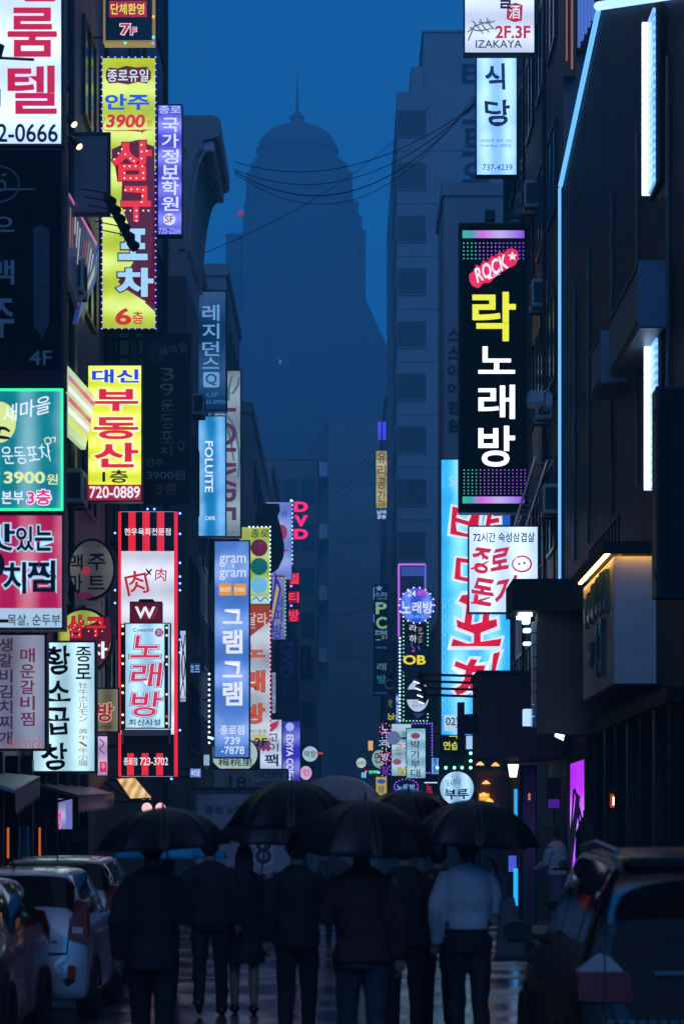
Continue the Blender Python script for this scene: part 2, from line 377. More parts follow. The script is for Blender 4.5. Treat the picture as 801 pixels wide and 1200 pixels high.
# left side, from the camera towards the end of the street
b = building('near_tiled_building', 'dark tiled building at the left edge behind the stacked sign boxes', -14, -5.0, 4, 44, 31, TILE)
side_windows(b, -5.0, 1, [31, 35, 39, 42.3], [4.3, 8, 11.7, 15.4, 19], 1.9, 1.7)
pipes(b, -4.92, [(43.3, 4, 30, .06), (37.1, 4, 30, .05)])
b = building('corrugated_building', 'tall building with dark corrugated cladding behind the big yellow bulb sign', -14, -5.02, 44.03, 67, 30.5, CORR)
side_windows(b, -5.02, 1, [47, 52, 57, 62, 65.3], [4.4, 8.2, 12, 15.8, 19.6, 23.4], 2.0, 1.8)
pipes(b, -4.94, [(66.6, 1, 30, .07), (59.5, 4, 28, .05), (50, 4, 28, .05)])
b = thing('corniced_building', 'building whose curved ribbed cornice juts out over the left of the street', 'building', (-9, 73, 0))
obj('wall', box(-14, -4.4, 67.03, 72.8, -.05, 18.6), WALL_A, b)
CORN = mat((.42, .42, .43), .7, var=.25, vscale=.8)
prof = [(-4.4, 17.6)] + [(-4.4 + .46 * (1 - math.cos(a)), 17.6 + 3.5 * math.sin(a)) for a in [R(x) for x in (12, 25, 38, 50, 62, 74, 84)]] + [(-3.94, 21.15), (-3.94, 21.4), (-3.52, 21.5), (-3.46, 21.6), (-3.46, 22.02), (-3.6, 22.1), (-7, 22.1), (-7, 17.6)]
obj('cornice', prism([(x, 67.02, z) for x, z in prof], (0, 5.8, 0)), CORN, b)
for i in range(9):
    y = 67.15 + i * .66
    obj('cornice_rib', prism([(x + .11, y, z) for x, z in prof[1:9]] + [(x + .002, y, z) for x, z in prof[8:0:-1]], (0, .13, 0)), CORN, b)
    obj('cornice_bracket', bbox(-3.93, -3.62, y - .02, y + .2, 21.12, 21.42, .03), mat((.6, .6, .6), .6), b)
obj('end_moulding', J(*[prism([(x + d_, 66.93, z) for x, z in prof[1:9]] + [(x + d_ - .14, 66.93, z) for x, z in prof[8:0:-1]], (0, .085, 0)) for d_ in (-.05, -.45, -.85)]), CORN, b)
side_windows(b, -4.4, 1, [69, 71.3], [4.4, 8, 11.6], 1.5, 1.8)
b = building('plain_grey_building', 'plain grey building with rooftop vents beyond the curved cornice', -14, -5.03, 72.85, 100, 21.6, WALL_B)
side_windows(b, -5.03, 1, [75.5, 79, 82.5, 86.5, 91, 95.5], [4.4, 8, 11.6, 15.2, 18.6], 2.0, 1.7)
for y in (76, 78, 86): obj('roof_vent', J(cyl(-5.3, y, 22, 23.6, .09, 8), cyl(-5.3, y, 23.6, 23.9, .2, 8)), METAL, b)
obj('roof_tank', J(box(-7.5, -5.4, 93, 96, 22.1, 23.4), box(-7.6, -5.3, 92.9, 96.1, 23.402, 23.5)), WALL_A, b)
b = building('narrow_dark_building', 'narrow dark building with a drooping cable on its edge, behind the white vertical sign', -14, -4.9, 100.05, 113, 25.4, WALL_A)
side_windows(b, -4.9, 1, [103, 107, 110.5], [4.4, 8, 11.6, 15.2, 18.8, 22], 1.8, 1.7)
b = building('shop_row_building', 'hazy low shop building behind the traffic light sign', -14, -4.35, 113.05, 140, 22, WALL_B)
side_windows(b, -4.35, 1, [117, 122, 127, 132, 137], [4.4, 8, 11.6, 15.2, 18.4], 2.2, 1.7, lit_at=((1, 0), (3, 1)))
b = building('distant_shop_building', 'distant hazy building behind the red neon letter sign', -14, -4.2, 140.05, 199, 23.5, WALL_B)
side_windows(b, -4.2, 1, [146, 156, 166, 176, 186, 194], [4.4, 8, 11.6, 15.2, 19], 3, 1.7, lit_at=((2, 0),))
b = building('hazy_office_block', 'hazy flat roofed office block left of the street end', -12, -2.35, 215, 232, 36, PALE2)
front_windows(b, 215, [-6.2, -4.7, -3.2], [8, 12, 16, 20, 24, 28, 32], 1.0, 2.2)
# the end of the street, with slanting balconies on a turned corner
b = thing('balcony_building', 'hazy building closing the street end, pale balcony slabs on its slanting side', 'building', (1, 262, 0))
PALE = mat((.2, .2, .2), .85, var=.12, vscale=.2)
obj('wall', prism([(-1.5, 250, -.05), (4.6, 250, -.05), (4.6, 275, -.05), (-4.4, 275, -.05)], (0, 0, 46)), PALE, b)
for k, z in enumerate((20.5, 27, 33.5, 40)):
    a = np.array([-1.5, 250.0]); c = np.array([-4.4, 275.0]); n_ = np.array([-25, -2.9]) / 25.2
    p = [a + (c - a) * .04, a + (c - a) * .62]; q = [p[1] + n_ * 1.5, p[0] + n_ * 1.5]
    obj('balcony', prism([(x, y, z) for x, y in p + q], (0, 0, 1.5)), mat((.45, .46, .5), .6), b)
for k, z in enumerate((9, 15, 21, 27, 33, 39)):
    obj('window', J(box(-.6, 1.2, 249.9, 249.97, z, z + 2.6), box(1.8, 3.6, 249.9, 249.97, z, z + 2.6)), mat((.16, .16, .165), .6), b)

# right side
b = building('near_dark_building', 'dark building at the right edge behind the hanging black sign box', 4.6, 14, 6, 31, 30, CLAD)
b = thing('ribbed_black_building', 'black ribbed facade outlined by a blue light strip on the right', 'building', (9, 40, 0))
pr = [(4.5, 31.03, -.05), (4.5, 49, -.05), (4.5, 49, 15.1), (4.5, 41.6, 16.15), (4.5, 31.03, 12.7)]
obj('wall', prism(pr, (9, 0, 0)), CLAD, b)
TR = mat((.05, .052, .058), .35, .3)
for y in (33.0, 36.5, 40.0, 43.8, 46.4): obj('wall_seam', box(4.46, 4.499, y, y + .06, 7.2, 12.6), TR, b)
for (y0, y1, z0, z1) in ((33.1, 36.6, 8.85, 9.8), (37.9, 39.3, 9.0, 9.85)):
    bx = obj('facade_box', bbox(4.08, 4.499, y0, y1, z0, z1, .02), mat((.18, .2, .24), .45, .2, var=.2, vscale=2), b)
    obj('box_trim', J(box(4.06, 4.079, y0 + .05, y1 - .05, z1 - .12, z1 - .05), box(4.06, 4.079, y0 + .05, y1 - .05, z0 + .05, z0 + .1)), METAL, bx)
# blue tube light that draws the roof line, and two upright light bars
LEDB = lit('62acf6', 1.3); LEDW = lit('b8dcff', 1.7)
r = thing('light_strip', 'long blue light strip outlining the black building: upright, slanting, then level', 'light strip', (4.46, 48.9, 7.05))
obj('tube', J(tube([(4.44, 48.95, 7.06), (4.44, 48.95, 15.12)], .042, 8), tube([(4.44, 48.9, 15.16), (4.44, 41.65, 16.22)], .048, 8)), LEDB, r)
obj('tube', tube([(4.42, 41.5, 16.25), (4.42, 31.1, 12.8)], .075, 8), lit('9cc8ff', 1.5), r)
obj('rail', J(box(4.455, 4.499, 48.88, 48.999, 7.05, 15.1)), TR, r)
for nm, D, yt, yb in (('upper', 34.6, 26, 228), ('lower', 34.35, 372, 574)):
    lbl = 'white upright light bar high on the black facade' if nm == 'upper' else 'white upright light bar on the black facade, partly behind the hanging black box'
    r = thing('light_bar', lbl, 'light bar', (4.45, D, Z_(yb, D)), 'upright light bars on the black facade')
    z0, z1 = Z_(yb, D), Z_(yt, D)
    obj('housing', box(4.44, 4.499, D - 1.02, D + .12, z0 - .06, z1 + .06), DARK, r)
    obj('tube', box(4.325, 4.438, D - .02, D + .05, z0, z1), lit('d4eaff', 1.7, .12, 'Z', .12), r)
    obj('diffuser', box(4.40, 4.438, D - .62, D - .025, z0, z1), lit('7ab8ff', .95, .2, 'Z', .12), r)
b = building('dark_side_building', 'tall dark building behind the black music bar sign', 4.52, 14, 49.05, 66, 31, WALL_A)
side_windows(b, 4.52, -1, [51.5, 54.5, 57.5, 60.5, 63.5], [4.6, 8, 11.6, 15.2, 18.8, 22.4], 1.8, 1.8)
pipes(b, 4.45, [(65.6, 2, 30, .07), (53, 4, 30, .05), (59, 5, 30, .05)])
b = building('low_rear_building', 'low dark building hidden behind the cyan seafood sign', 4.45, 14, 66.05, 95, 11.6, WALL_A)
side_windows(b, 4.45, -1, [69, 74, 79, 84, 89], [4.4, 8], 2.2, 1.8, lit_at=((0, 0),))
b = building('pale_wall_building', 'pale building with a column of dark letters down its corner behind the music bar sign', 4.0, 15, 95.05, 101, 27.4, WALL_C)
D = 95.05
for i, ch in enumerate('스스이이한원'):
    p, f = fit(ch, 524.5, 384 + i * 21.5, 538, 384 + i * 21.5 + 15, .04); k = D / F
    obj('wall_letter', (np.stack([(p[:, 0] - VX) * k, np.full(len(p), D - .05), CH + (VY - p[:, 1]) * k], 1), f), DARK, b)
b = building('low_right_building', 'low building behind the tall karaoke sign column', 5.0, 15, 101.15, 149, 13, WALL_A)
side_windows(b, 5.0, -1, [108, 116, 124, 130, 136, 142], [4.4, 8], 2.4, 1.7)
# grey tower with a column of square windows
b = thing('grey_window_tower', 'grey stepped concrete tower with one column of dark square windows', 'building', (9, 168, 0))
D = 150; CONC = mat((.23, .23, .235), .85, var=.12, vscale=.25)
zt = Z_(107, D)
obj('wall', box(X_(465, D), 16, D, 185, -.05, zt), CONC, b)
obj('upper_wall', box(X_(497, D), 16, D + 1.5, 184, zt + .003, Z_(28, D)), CONC, b)
obj('stair_wall', box(X_(481.5, D), X_(497, D) - .003, D + 1.0, 170, zt + .003, Z_(72, D)), CONC, b)
obj('roof_edge', J(box(X_(497, D) - .1, 16, D + 1.4, 184.1, Z_(28, D) + .003, Z_(26, D))), CONC, b)
WDK = mat((.075, .075, .08), .6)
for i in range(13):
    y = 129 + i * 61.8
    if y > 900: break
    fr = obj('window', box(X_(466, D), X_(498.5, D), D - .04, D - .003, Z_(y + 30, D), Z_(y, D)), WDK, b)
    obj('sill', box(X_(465.3, D) + .02, X_(499, D), D - .1, D - .003, Z_(y + 31.6, D), Z_(y + 30.4, D)), CONC, b)
    obj('window', box(X_(465, D) - .04, X_(465, D) - .003, 151, 163, Z_(y + 30, D), Z_(y, D)), WDK, b)
for z in [Z_(129 + i * 61.8 - 15.6, D) for i in range(1, 13)]:
    obj('floor_band', box(X_(465, D) - .05, 15, D - .05, D - .003, z - .06, z + .06), CONC, b)
# painted vertical name on the tower's upper wall
for ch, y0 in (('터', 72), ('스', 112), ('트', 150), ('외', 188)):
    p, f = fit(ch, 541, y0, 573, y0 + 33, .05); D2 = D + 1.5 if y0 < 100 else D; k = D2 / F
    obj('wall_letter', (np.stack([(p[:, 0] - VX) * k, np.full(len(p), D2 - .06), CH + (VY - p[:, 1]) * k], 1), f), mat((.03, .03, .035), .6), b)
b = building('far_right_building', 'far hazy building behind the yellow glass shop sign', 3.3, 16, 186, 215, 36, PALE2)
side_windows(b, 3.3, -1, [190, 198, 206], [6, 12, 18, 24, 30], 3.5, 2)

# domed tower in the rain, at the head of the street
D = 380.0; k = D / F
TW = mat((.10, .10, .10), .85, var=.12, vscale=.06)
def tx(p): return (p - VX) * k
def tz(p): return CH + (VY - p) * k
b = thing('domed_tower', 'tall hazy tower with a round dome and thin spire at the head of the street', 'tower', (tx(346), D + 12, 0))
cxw, cyw = tx(346.5), D + 12
def lathe(cx, cy0, prof, n=48):
    V = [(cx + r_ * math.cos(2 * math.pi * j / n), cy0 + r_ * math.sin(2 * math.pi * j / n), z) for r_, z in prof for j in range(n)]
    return (V, [(i * n + j, i * n + (j + 1) % n, (i + 1) * n + (j + 1) % n, (i + 1) * n + j) for i in range(len(prof) - 1) for j in range(n)])
rd = 48.5 * k
obj('dome', lathe(cxw, cyw, [(rd, tz(173)), (rd, tz(152))] + [(rd * math.cos(R(a)), tz(152) + (tz(119) - tz(152)) * math.sin(R(a)) * 1.0) for a in range(6, 86, 8)] + [(.6, tz(118))]), TW, b, smooth=False)
obj('drum_ring', lathe(cxw, cyw, [(rd, tz(176)), (rd + .5, tz(175)), (rd + .5, tz(171.5)), (rd, tz(171))]), TW, b)
obj('drum_ring', lathe(cxw, cyw, [(rd, tz(153.5)), (rd + .22, tz(153)), (rd + .22, tz(151)), (rd, tz(150.5))]), TW, b)
obj('lantern', lathe(cxw, cyw, [(1.1, tz(120)), (1.0, tz(113)), (1.3, tz(112)), (1.3, tz(110)), (.75, tz(109)), (.7, tz(106)), (.1, tz(105))]), TW, b)
obj('spire', lathe(cxw, cyw, [(.32, tz(108)), (.2, tz(90)), (.07, tz(57))], 10), METAL, b)
cx0, cx1 = tx(287), tx(412)
def tier(name, x0, x1, y0, y1, z0, z1, ch):
    P = [(x0 + ch, y0), (x1 - ch, y0), (x1, y0 + ch), (x1, y1 - ch), (x1 - ch, y1), (x0 + ch, y1), (x0, y1 - ch), (x0, y0 + ch)]
    obj(name, prism([(x, y, z0) for x, y in P], (0, 0, z1 - z0)), TW, b)
tier('drum_base', tx(296), tx(401), D + 3, D + 21, tz(186), tz(172), 3.5)
tier('shoulder', tx(291.5), tx(407), D + 2.4, D + 21.6, tz(196), tz(179), 3.2)
tier('shaft', tx(287), tx(413), D + 1.8, D + 22, -.05, tz(192), 2.6)
for i in range(7): tier('floor_band', tx(286.4), tx(413.6), D + 1.65, D + 22.2, tz(216 + i * 13), tz(214.6 + i * 13), 2.6)
tier('side_tier', tx(285), tx(420), D + 1.3, D + 22, -.05, tz(229), 2.2)
tier('side_tier', tx(283.5), tx(424), D + .9, D + 22, -.05, tz(247), 1.8)
tier('side_tier', tx(283), tx(428.5), D + .5, D + 22, -.05, tz(266), 1.5)
tier('low_wing', tx(262), tx(284), D + 6, D + 22, -.05, tz(262), .6)
obj('base', prism([(tx(275), D + .1, -.05), (tx(455), D + .1, -.05), (tx(455), D + .1, tz(409)), (tx(428.5), D + .1, tz(351)), (tx(290), D + .1, tz(351)), (tx(275), D + .1, tz(380))], (0, 16, 0)), TW, b)
obj('warning_light', ball(tx(281), D + 2, tz(246), .5), lit('ff2050', .45), b)
obj('warning_light', ball(tx(282), D + 2, tz(222), .4), lit('20d090', .25), b)
obj('lit_window', box(tx(327), tx(329.5), D, D + .09, tz(426), tz(421)), lit('90b0e0', .4), b)

# ---------------------------------------------------------------- overhead cables
def cable(pa, pb, sag, rad, label, n=24):
    a, c = Vector(pa), Vector(pb)
    pts = []
    for i in range(n + 1):
        s = i / n; p = a.lerp(c, s); p.z -= sag * 4 * s * (1 - s); pts.append(p)
    return tag(obj('cable', tube(pts, rad * .62, 5), DARK, loc=pts[0]), label, 'cable', 'cables slung across the street')
CA = W(271, 198, 78); CB = W(536, 100, 96)
for i, (dz, dz2, sag, lb) in enumerate(((.25, .2, 1.2, 'topmost of the thin cables slung from the cornice to the grey tower'), (0, 0, 1.5, 'second cable from the top, slung below the thin one'),
                                       (-.06, -.15, 1.9, 'thick middle cable drooping across the dome tower'), (-.12, -.35, 2.2, 'lowest drooping cable below the dome tower shoulder'))):
    cable((CA[0] + .1, CA[1], CA[2] + dz), (4.6, 66.5 + i * 6, Z_(92 + i * 7, 66.5 + i * 6) ), sag, .022 + .01 * (i == 2), lb)
cable(W(240, 296, 85), W(505, 122, 149), .9, .03, 'cable rising diagonally in front of the dome tower')
for i in range(4):
    cable(W(318, 600 - i * 4, 140), W(449, 505 + i * 6, 175), .9 + .4 * i, .022, ['upper', 'second', 'third', 'lowest'][i] + ' of four faint far cables sloping up to the purple bars')
cable(W(345, 720, 140), W(466, 700, 150), .5, .025, 'single faint cable level with the red stacked letters')

# ================================================================ SIGNS, left side
BLK = mat((.012, .012, .016), .4); WHT = ink('f4f8ff'); RED = ink('e0203c'); INK = mat((.01, .012, .02), .4); NAVY = ink('1c2450')
CREAM = ink('f2f0d0'); BLUE = ink('2447d8'); YEL = ink('f2ee52'); MAG = ink('e0207c'); DRED = ink('5a1024'); PURP = ink('43143c')
g = 'signs on the left side of the street'
# --- stacked column at the left edge
D = 30.0
s = Sign('lightbox_sign', 'white backlit sign with big red letters and a phone number, top of the left stack', -58, -60, 75, 172, D, lit('c6dcff', 1.1, .14, 'Z', .9), rim=.035, depth=.4, arms=5.0)
p_ = [(9, 9, 67, 67, '룸'), (9, 77, 67, 134, '텔')]
for x0, y0, x1, y1, c in p_: s.t(c, x0, y0, x1, y1, ink('c8123c'), .045)
s.r('lettering', 29, -12, 65, 2, ink('c8123c'))
s.t('2-0666', -3, 145, 68, 167, INK, .03)
r = thing('spotlight', 'small dark spotlight on an arm across the white sign with red letters', 'spotlight', W(-20, 70, D - .6), 'spotlights by the signs')
obj('arm', tube([W(-30, 66, D - .5), W(40, 69.5, D - .5)], .018, 6), DARK, r)
obj('lamp', J(tube([W(-3, 67, D - .5), W(1, 52, D - .5)], .05, 8, ), tube([W(-4, 104, D - .5), W(-4, 125, D - .5)], .05, 8)), DARK, r)
s = Sign('unlit_sign', 'unlit black bar sign with faint cup emblem and 4F, second in the left stack', -58, 174, 75, 453, D, mat((.018, .019, .024), .6, var=.3, vscale=2, spec=.2), rim=.03, depth=.4, arms=5.0)
DIM = mat((.45, .48, .52), .6)
s.poly('emblem', ribbon([(25 * math.cos(t) - 2, 216 + 21 * math.sin(t)) for t in np.linspace(0, 6.28, 16)], 2.2), mat((.22, .27, .34), .6), 2)
s.strokes('emblem', [[(-6, 216), (4, 212), (6, 222), (-4, 224)], [(2, 206), (8, 204)], [(-26, 222), (42, 222)]], 2, DIM, 2)
s.poly('balloon', [(39, 268), (48, 263), (58, 270), (58, 380), (53, 388), (50, 398), (46, 390), (40, 384)], mat((.10, .12, .15), .6), 1)
s.t('소주사케호프', 43, 276, 54, 380, INK, .02, 2, True, .5)
s.t('4F', 35, 411, 61, 428, DIM, .01)
s.t('으', -8, 254, 17, 272, DIM, .03); s.t('맥', -12, 305, 17, 334, DIM, .03); s.t('주', -12, 350, 17, 396, DIM, .03)
s.r('strip', -57, 434, 74, 452, mat((.10, .012, .03), .5))
s.strokes('emblem', [[(10, 412), (8, 425), (14, 433), (22, 432), (26, 424), (22, 412)], [(-2, 410), (0, 430)]], 1.4, mat((.10, .02, .05), .5), 2)
s = Sign('green_edged_sign', 'teal food sign with a green glowing rim and yellow moon, third in the left stack', -58, 455, 75, 600, D, lit('12808c', .9, .2, 'X', .5), rim=.02, depth=.4, arms=5.0)
GRN = lit('38e8a0', 1.2)
obj('light_rim', frame_rect(X_(-57, D), X_(74.5, D), Z_(599, D), Z_(456, D), D - .055, D - .03, .03), GRN, s.root)
s.e('moon', 0, 495, 19, 24, ink('d8e890'))
s.t('새마을', 3, 470, 60, 490, WHT, .005, 2, shear=.1, rot=14)
s.strokes('motif', [[(-6, 505), (4, 502), (12, 506)], [(-4, 512), (12, 514)], [(0, 500), (-2, 514)]], 4, INK, 3)
s.t('운동포차', 3, 522, 60, 543, WHT, -.005, 2, wob=.03, rot=4)
s.strokes('motif', [[(52, 515), (57, 513), (60, 518), (55, 521), (52, 515)], [(60, 514), (65, 513), (64, 519)]], 1.3, CREAM, 2)
s.t('3900', 5, 553, 53, 567, ink('e8f0a0'), .05); s.t('원', 55, 556, 68, 568, ink('e8f0a0'), .02)
s.t('본부', 2, 576, 28, 591, WHT, .02)
s.t('3층', 32, 574, 60, 592, MAG, .05, 3, out=WHT, outw=.06)
s = Sign('magenta_sign', 'crimson food sign with black letters edged in pale blue, fourth in the left stack', -58, 602, 75, 738, D, lit('b4104c', .85, .15, 'X', .5), rim=.025, depth=.4, arms=5.0)
PB = ink('a8d4f0')
for c, a, b_, e, g_ in (('맛', -22, 614, 18, 646), ('있', 19, 617, 40, 646), ('는', 41, 616, 62, 646)): s.t(c, a, b_, e, g_, INK, .05, 3, out=PB, outw=.06)
for c, a, b_, e, g_ in (('치', 4, 659, 31, 696), ('찜', 32, 657, 65, 694)): s.t(c, a, b_, e, g_, INK, .05, 3, out=PB, outw=.06)
s.e('motif', -6, 662, 12, 16, INK, 3)
s.r('strip', -57, 713, 74, 736, ink('a8c4dc')); s.t('목살, 순두부', 9, 720, 71, 734, INK, .02, 2); s.r('lettering', -2, 726, 10, 730, INK, 2)
# --- beef rib stew sign and ox tripe sign
D = 32.5
s = Sign('rib_stew_sign', 'dull lilac stew sign with two columns of purple letters at the left edge', -40, 742, 55, 880, D, lit('8d93ae', .55, .3, 'X', .7), rim=.03, depth=.3, arms=5.0)
s.t('생갈비김치찌개', -1, 748, 15, 873, ink('3a2040'), .04, 2, True)
s.t('매운갈비찜', 24, 760, 41, 851, ink('64203c'), .03, 2, True)
s.t('kimchi', 14, 862, 58 - 3, 879, ink('a06040'), -.01, 2)
s.t('food', -10, 872, 11, 878, ink('a06040'), -.01, 2)
D = 37.2
s = Sign('tripe_sign', 'pale aqua tripe restaurant sign with black brush letters and orange small column', 37, 751, 113, 906, D, lit('a9d2e0', 1.0, .22, 'X', .5), rim=.03, depth=.3, arms=5.0)
for ch, y0, y1, x0, x1 in (('황', 757, 790, 54, 83), ('소', 797, 823, 56, 82), ('곱', 830, 862, 55, 82), ('창', 871, 902, 48, 80)): s.t(ch, x0, y0, x1, y1, INK, .045, 2, wob=.04)
s.t('종로', 89, 758, 107, 796, INK, .03, 2, True)
s.t('牡牛ホルモン', 92, 800, 103, 846, ink('94602c'), .0, 2, True); s.t('黄牛、牛小腸', 92, 854, 103, 898, ink('94602c'), .0, 2, True)
D = 47.0
s = Sign('room_sign', 'small dull beige sign with one red syllable beside the tripe sign', 113, 806, 140, 859, D, lit('8f8a6a', .4, .3, 'X', .4), rim=.03, depth=.2, arms=5.02)
s.t('방', 114, 824, 133, 846, ink('9c2038'), .05, 3, out=ink('c8b890'), outw=.05)
s.t('노래연습장', 115, 850, 131, 854, INK, .01, 2)
D = 43.0
s = Sign('round_sign', 'round dim beige beer mart sign on a dark rim above the half hidden round sign', 79, 631, 136, 703, D, lit('6e6a66', .34, .3, 'X', .8), rim=.05, depth=.25, arms=5.0, shape='disc')
for ch, a, b_, e, g_ in (('맥', 81, 650, 97, 669), ('주', 103, 649, 124, 668), ('마', 81, 673, 97, 694), ('트', 103, 675, 123, 691)): s.t(ch, a, b_, e, g_, INK, .03)
s.t('e', 96, 664, 106, 674, ink('a02840'), .05, 3); s.e('badge', 99, 698, 10, 4, ink('5a1838'), 2); s.t('국내 최저가 맥주', 84, 637, 122, 643, INK, -.01, 2)
D = 42.0
s = Sign('round_sign', 'round yellow and dark red sign with dotted red letters, half hidden behind the tripe sign', 62, 712, 133, 789, D, lit('b8c048', .6, .2, 'X', .5), rim=.05, depth=.25, arms=5.0, shape='disc')
s.poly('shade', [(82, 742), (128, 722), (131, 745), (126, 770), (112, 783), (95, 786), (80, 780)], ink('5a1024'), 1)
for ch, a, b_, e, g_ in (('삼', 80, 722, 98, 748), ('구', 101, 724, 124, 746)): s.t(ch, a, b_, e, g_, ink('d8202c'), .06, 3, out=DRED, outw=.05)
s.dots('bulb_dots', [(83, 738), (88, 733), (93, 738), (95, 728), (85, 744), (93, 744), (104, 729), (110, 729), (117, 730), (104, 740), (112, 740), (120, 740), (112, 745)], .8, CREAM, 4)
s.t('포차', 82, 752, 126, 772, WHT, .07, 3)
# --- red striped beef sign with the karaoke sign standing before it
D = 51.0
s = Sign('striped_sign', 'tall sign with red and black stripes top and bottom and a white middle', 137, 598, 210, 912, D, lit('d8dcec', .85, .15, 'Z', .8), rim=.03, depth=.35, arms=5.02)
for q in [(137, 599, 142, 911), (204, 599, 209, 911)] + [(x, 600, x + 8.5, 646) for x in (150.5, 167, 184)] + [(x, 883, x + 8, 909) for x in (149, 166, 183)]: s.r('red_stripe', *q, ink('e8283c'), 2)
s.r('black_band', 142, 600, 204, 646, BLK, 1); s.r('black_band', 142, 861, 204, 910, BLK, 1)
s.t('한우육회전문점', 146, 619, 200, 627.5, WHT, .02, 3)
for ch, a, b_, e, g_, ro in (('肉', 147, 669, 173, 697, 12), ('肉', 182, 666, 195, 681, -4)): s.t(ch, a, b_, e, g_, ink('c02838'), .02, 2, rot=ro)
s.strokes('motif', [[(171, 667), (177, 674)], [(178, 667), (171, 675)]], 2, INK, 2)
s.t('주간 50%할인', 146, 866, 198, 877, mat((.05, .055, .065), .5), .02, 3)
s.t('종로점', 145, 888, 161, 897, WHT, .02, 4); s.t('723-3702', 164, 888, 197, 897, WHT, .02, 4)
s.bulbs('bulb', [(135, 625), (211, 602), (211, 626), (211, 660), (135, 692), (211, 676), (211, 684), (211, 692), (135, 707), (211, 750), (211, 765), (211, 856), (173, 597), (181, 597), (201, 913)], 1.4, lit('6a8cff', 3.5))
D = 50.2
s = Sign('karaoke_sign', 'pale blue karaoke sign with pink syllables and bulbs, in front of the striped sign', 146, 730, 200, 854, D, lit('9fcbe8', 1.0, .15, 'X', .5), rim=.02, depth=.25, arms=None)
obj('side_rail', J(box(X_(141.5, D), X_(145.8, D), D - .02, D + .2, Z_(856, D), Z_(731, D)), box(X_(192.8, D), X_(197.2, D), D - .06, D - .018, Z_(853, D), Z_(732, D))), BLK, s.root)
obj('bracket', J(tube([W(150, 735, D + .3), W(150, 735, D + .8)], .04), tube([W(190, 735, D + .3), W(190, 735, D + .8)], .04), tube([W(150, 850, D + .3), W(150, 850, D + .8)], .04)), METAL, s.root)
s.bulbs('bulb', [(144, y) for y in (734, 743, 769, 778, 804, 812, 838, 847)] + [(195.5, y) for y in (736, 745, 770, 779, 814, 848)], 1.5, lit('fff0a0', 1.6)); s.bulbs('red_bulb', [(195.5, 840)], 1.5, lit('ff3030', 1.6))
s.t('Cyworld', 156, 736, 179, 742, INK, .01, 2); s.e('badge', 186.5, 741.5, 5, 5, ink('b03050'), 2); s.t('회', 183.5, 738, 189.5, 745, ink('9fcbe8'), .0, 3)
for ch, y0, y1 in (('노', 745, 771), ('래', 777, 805), ('방', 811, 840)): s.t(ch, 154, y0, 189, y1, ink('d83058'), .02, 4, shear=.1, out=ink('e8f0ff'), outw=.03); s.t(ch, 153, y0 - .5, 190, y1 + .5, INK, .05, 2, shear=.1, out=INK, outw=.03)
s.t('최신시설', 151, 843, 188, 850.5, INK, .03, 2)
obj('ledge', J(box(X_(143, D), X_(200, D), D - .12, D + .1, Z_(862, D), Z_(855.5, D)), box(X_(143, D), X_(144.5, D), D - .12, D, Z_(872, D), Z_(855, D)), box(X_(198, D), X_(199.6, D), D - .12, D, Z_(872, D), Z_(855, D))), mat((.35, .36, .4), .5), s.root)
s = Sign('monogram_sign', 'dark red rounded box with a white W, on top of the pale blue karaoke sign', 152, 705, 190, 731, D, lit('6a0c22', .5), rim=.02, depth=.3, frame=mat((.05, .01, .015), .4))
s.t('W', 158, 711, 182, 725, WHT, .05); s.t('W', 165, 712, 186, 726, ink('8a1a34'), .04, 1)
obj('cap', bbox(X_(162, D), X_(180, D), D, D + .2, Z_(705, D), Z_(702, D), .02), DARK, s.root)
# --- estate agent, unlit sign, bulb sign and the rest up the left facades
D = 45.3
s = Sign('estate_agent_sign', 'yellow estate agent sign with red syllables and a red phone strip', 102, 427, 167, 588, D, lit('e4ec30', .95, .15, 'Z', .45), rim=.025, depth=.3, arms=5.02)
s.t('대신', 108, 433, 163, 449, BLUE, .06, 3, out=ink('f4f8d8'), outw=.05)
for ch, y0, y1 in (('부', 456, 482), ('동', 489, 515), ('산', 519, 548)): s.t(ch, 110, y0, 162, y1, ink('e01838'), .06, 3, out=ink('f6f6c8'), outw=.05)
s.t('1층', 120, 551, 150, 566, INK, .04, 2)
s.r('strip', 103, 568, 166, 587, ink('a81838')); s.t('720-0889', 105, 570, 164, 584, WHT, .03, 3)
D = 57.0
s = Sign('unlit_sign', 'unlit black sign with grey brush writing, right of the yellow estate agent sign', 167, 390, 224, 590, D, mat((.05, .05, .055), .6, var=.3, vscale=1.5, spec=.2), rim=.04, depth=.3, arms=5.02)
DM = mat((.42, .44, .46), .6); DMP = mat((.42, .12, .26), .6)
s.e('moon', 184, 413, 11, 13, mat((.09, .10, .11), .6)); s.t('새마을', 186, 404, 220, 415, DM, -.01, 2, rot=12)
s.strokes('motif', [[(178, 410), (184, 414), (190, 410)], [(184, 414), (184, 425)]], 2, INK, 2)
for ch, y0, y1 in (('3', 431, 446), ('9', 449, 463), ('운', 468, 482), ('동', 486, 502), ('포', 506, 520), ('차', 523, 534)): s.t(ch, 188, y0, 204, y1, DM, -.005, 2, wob=.05)
s.strokes('motif', [[(208, 520), (213, 517), (216, 523), (211, 528), (208, 520)]], 1.2, DM, 2)
s.t('만주', 172, 538, 192, 547, DM, .01, 2); s.t('3900원', 172, 551, 217, 562, DM, .03, 2); s.t('3층', 183, 566, 208, 580, DMP, .05, 2)
D = 49.2
s = Sign('bulb_sign', 'tall yellow pub sign with marquee bulb letters and a purple light border', 119, 67, 183, 386, D, lit('bcd02c', .95, .22, 'Z', .9), rim=.02, depth=.4, arms=5.02)
s.bulbs('border_bulb', edge_pts(119.5, 67.5, 182.5, 385.5, 7.6), .95, lit('7a5cff', 3.2))
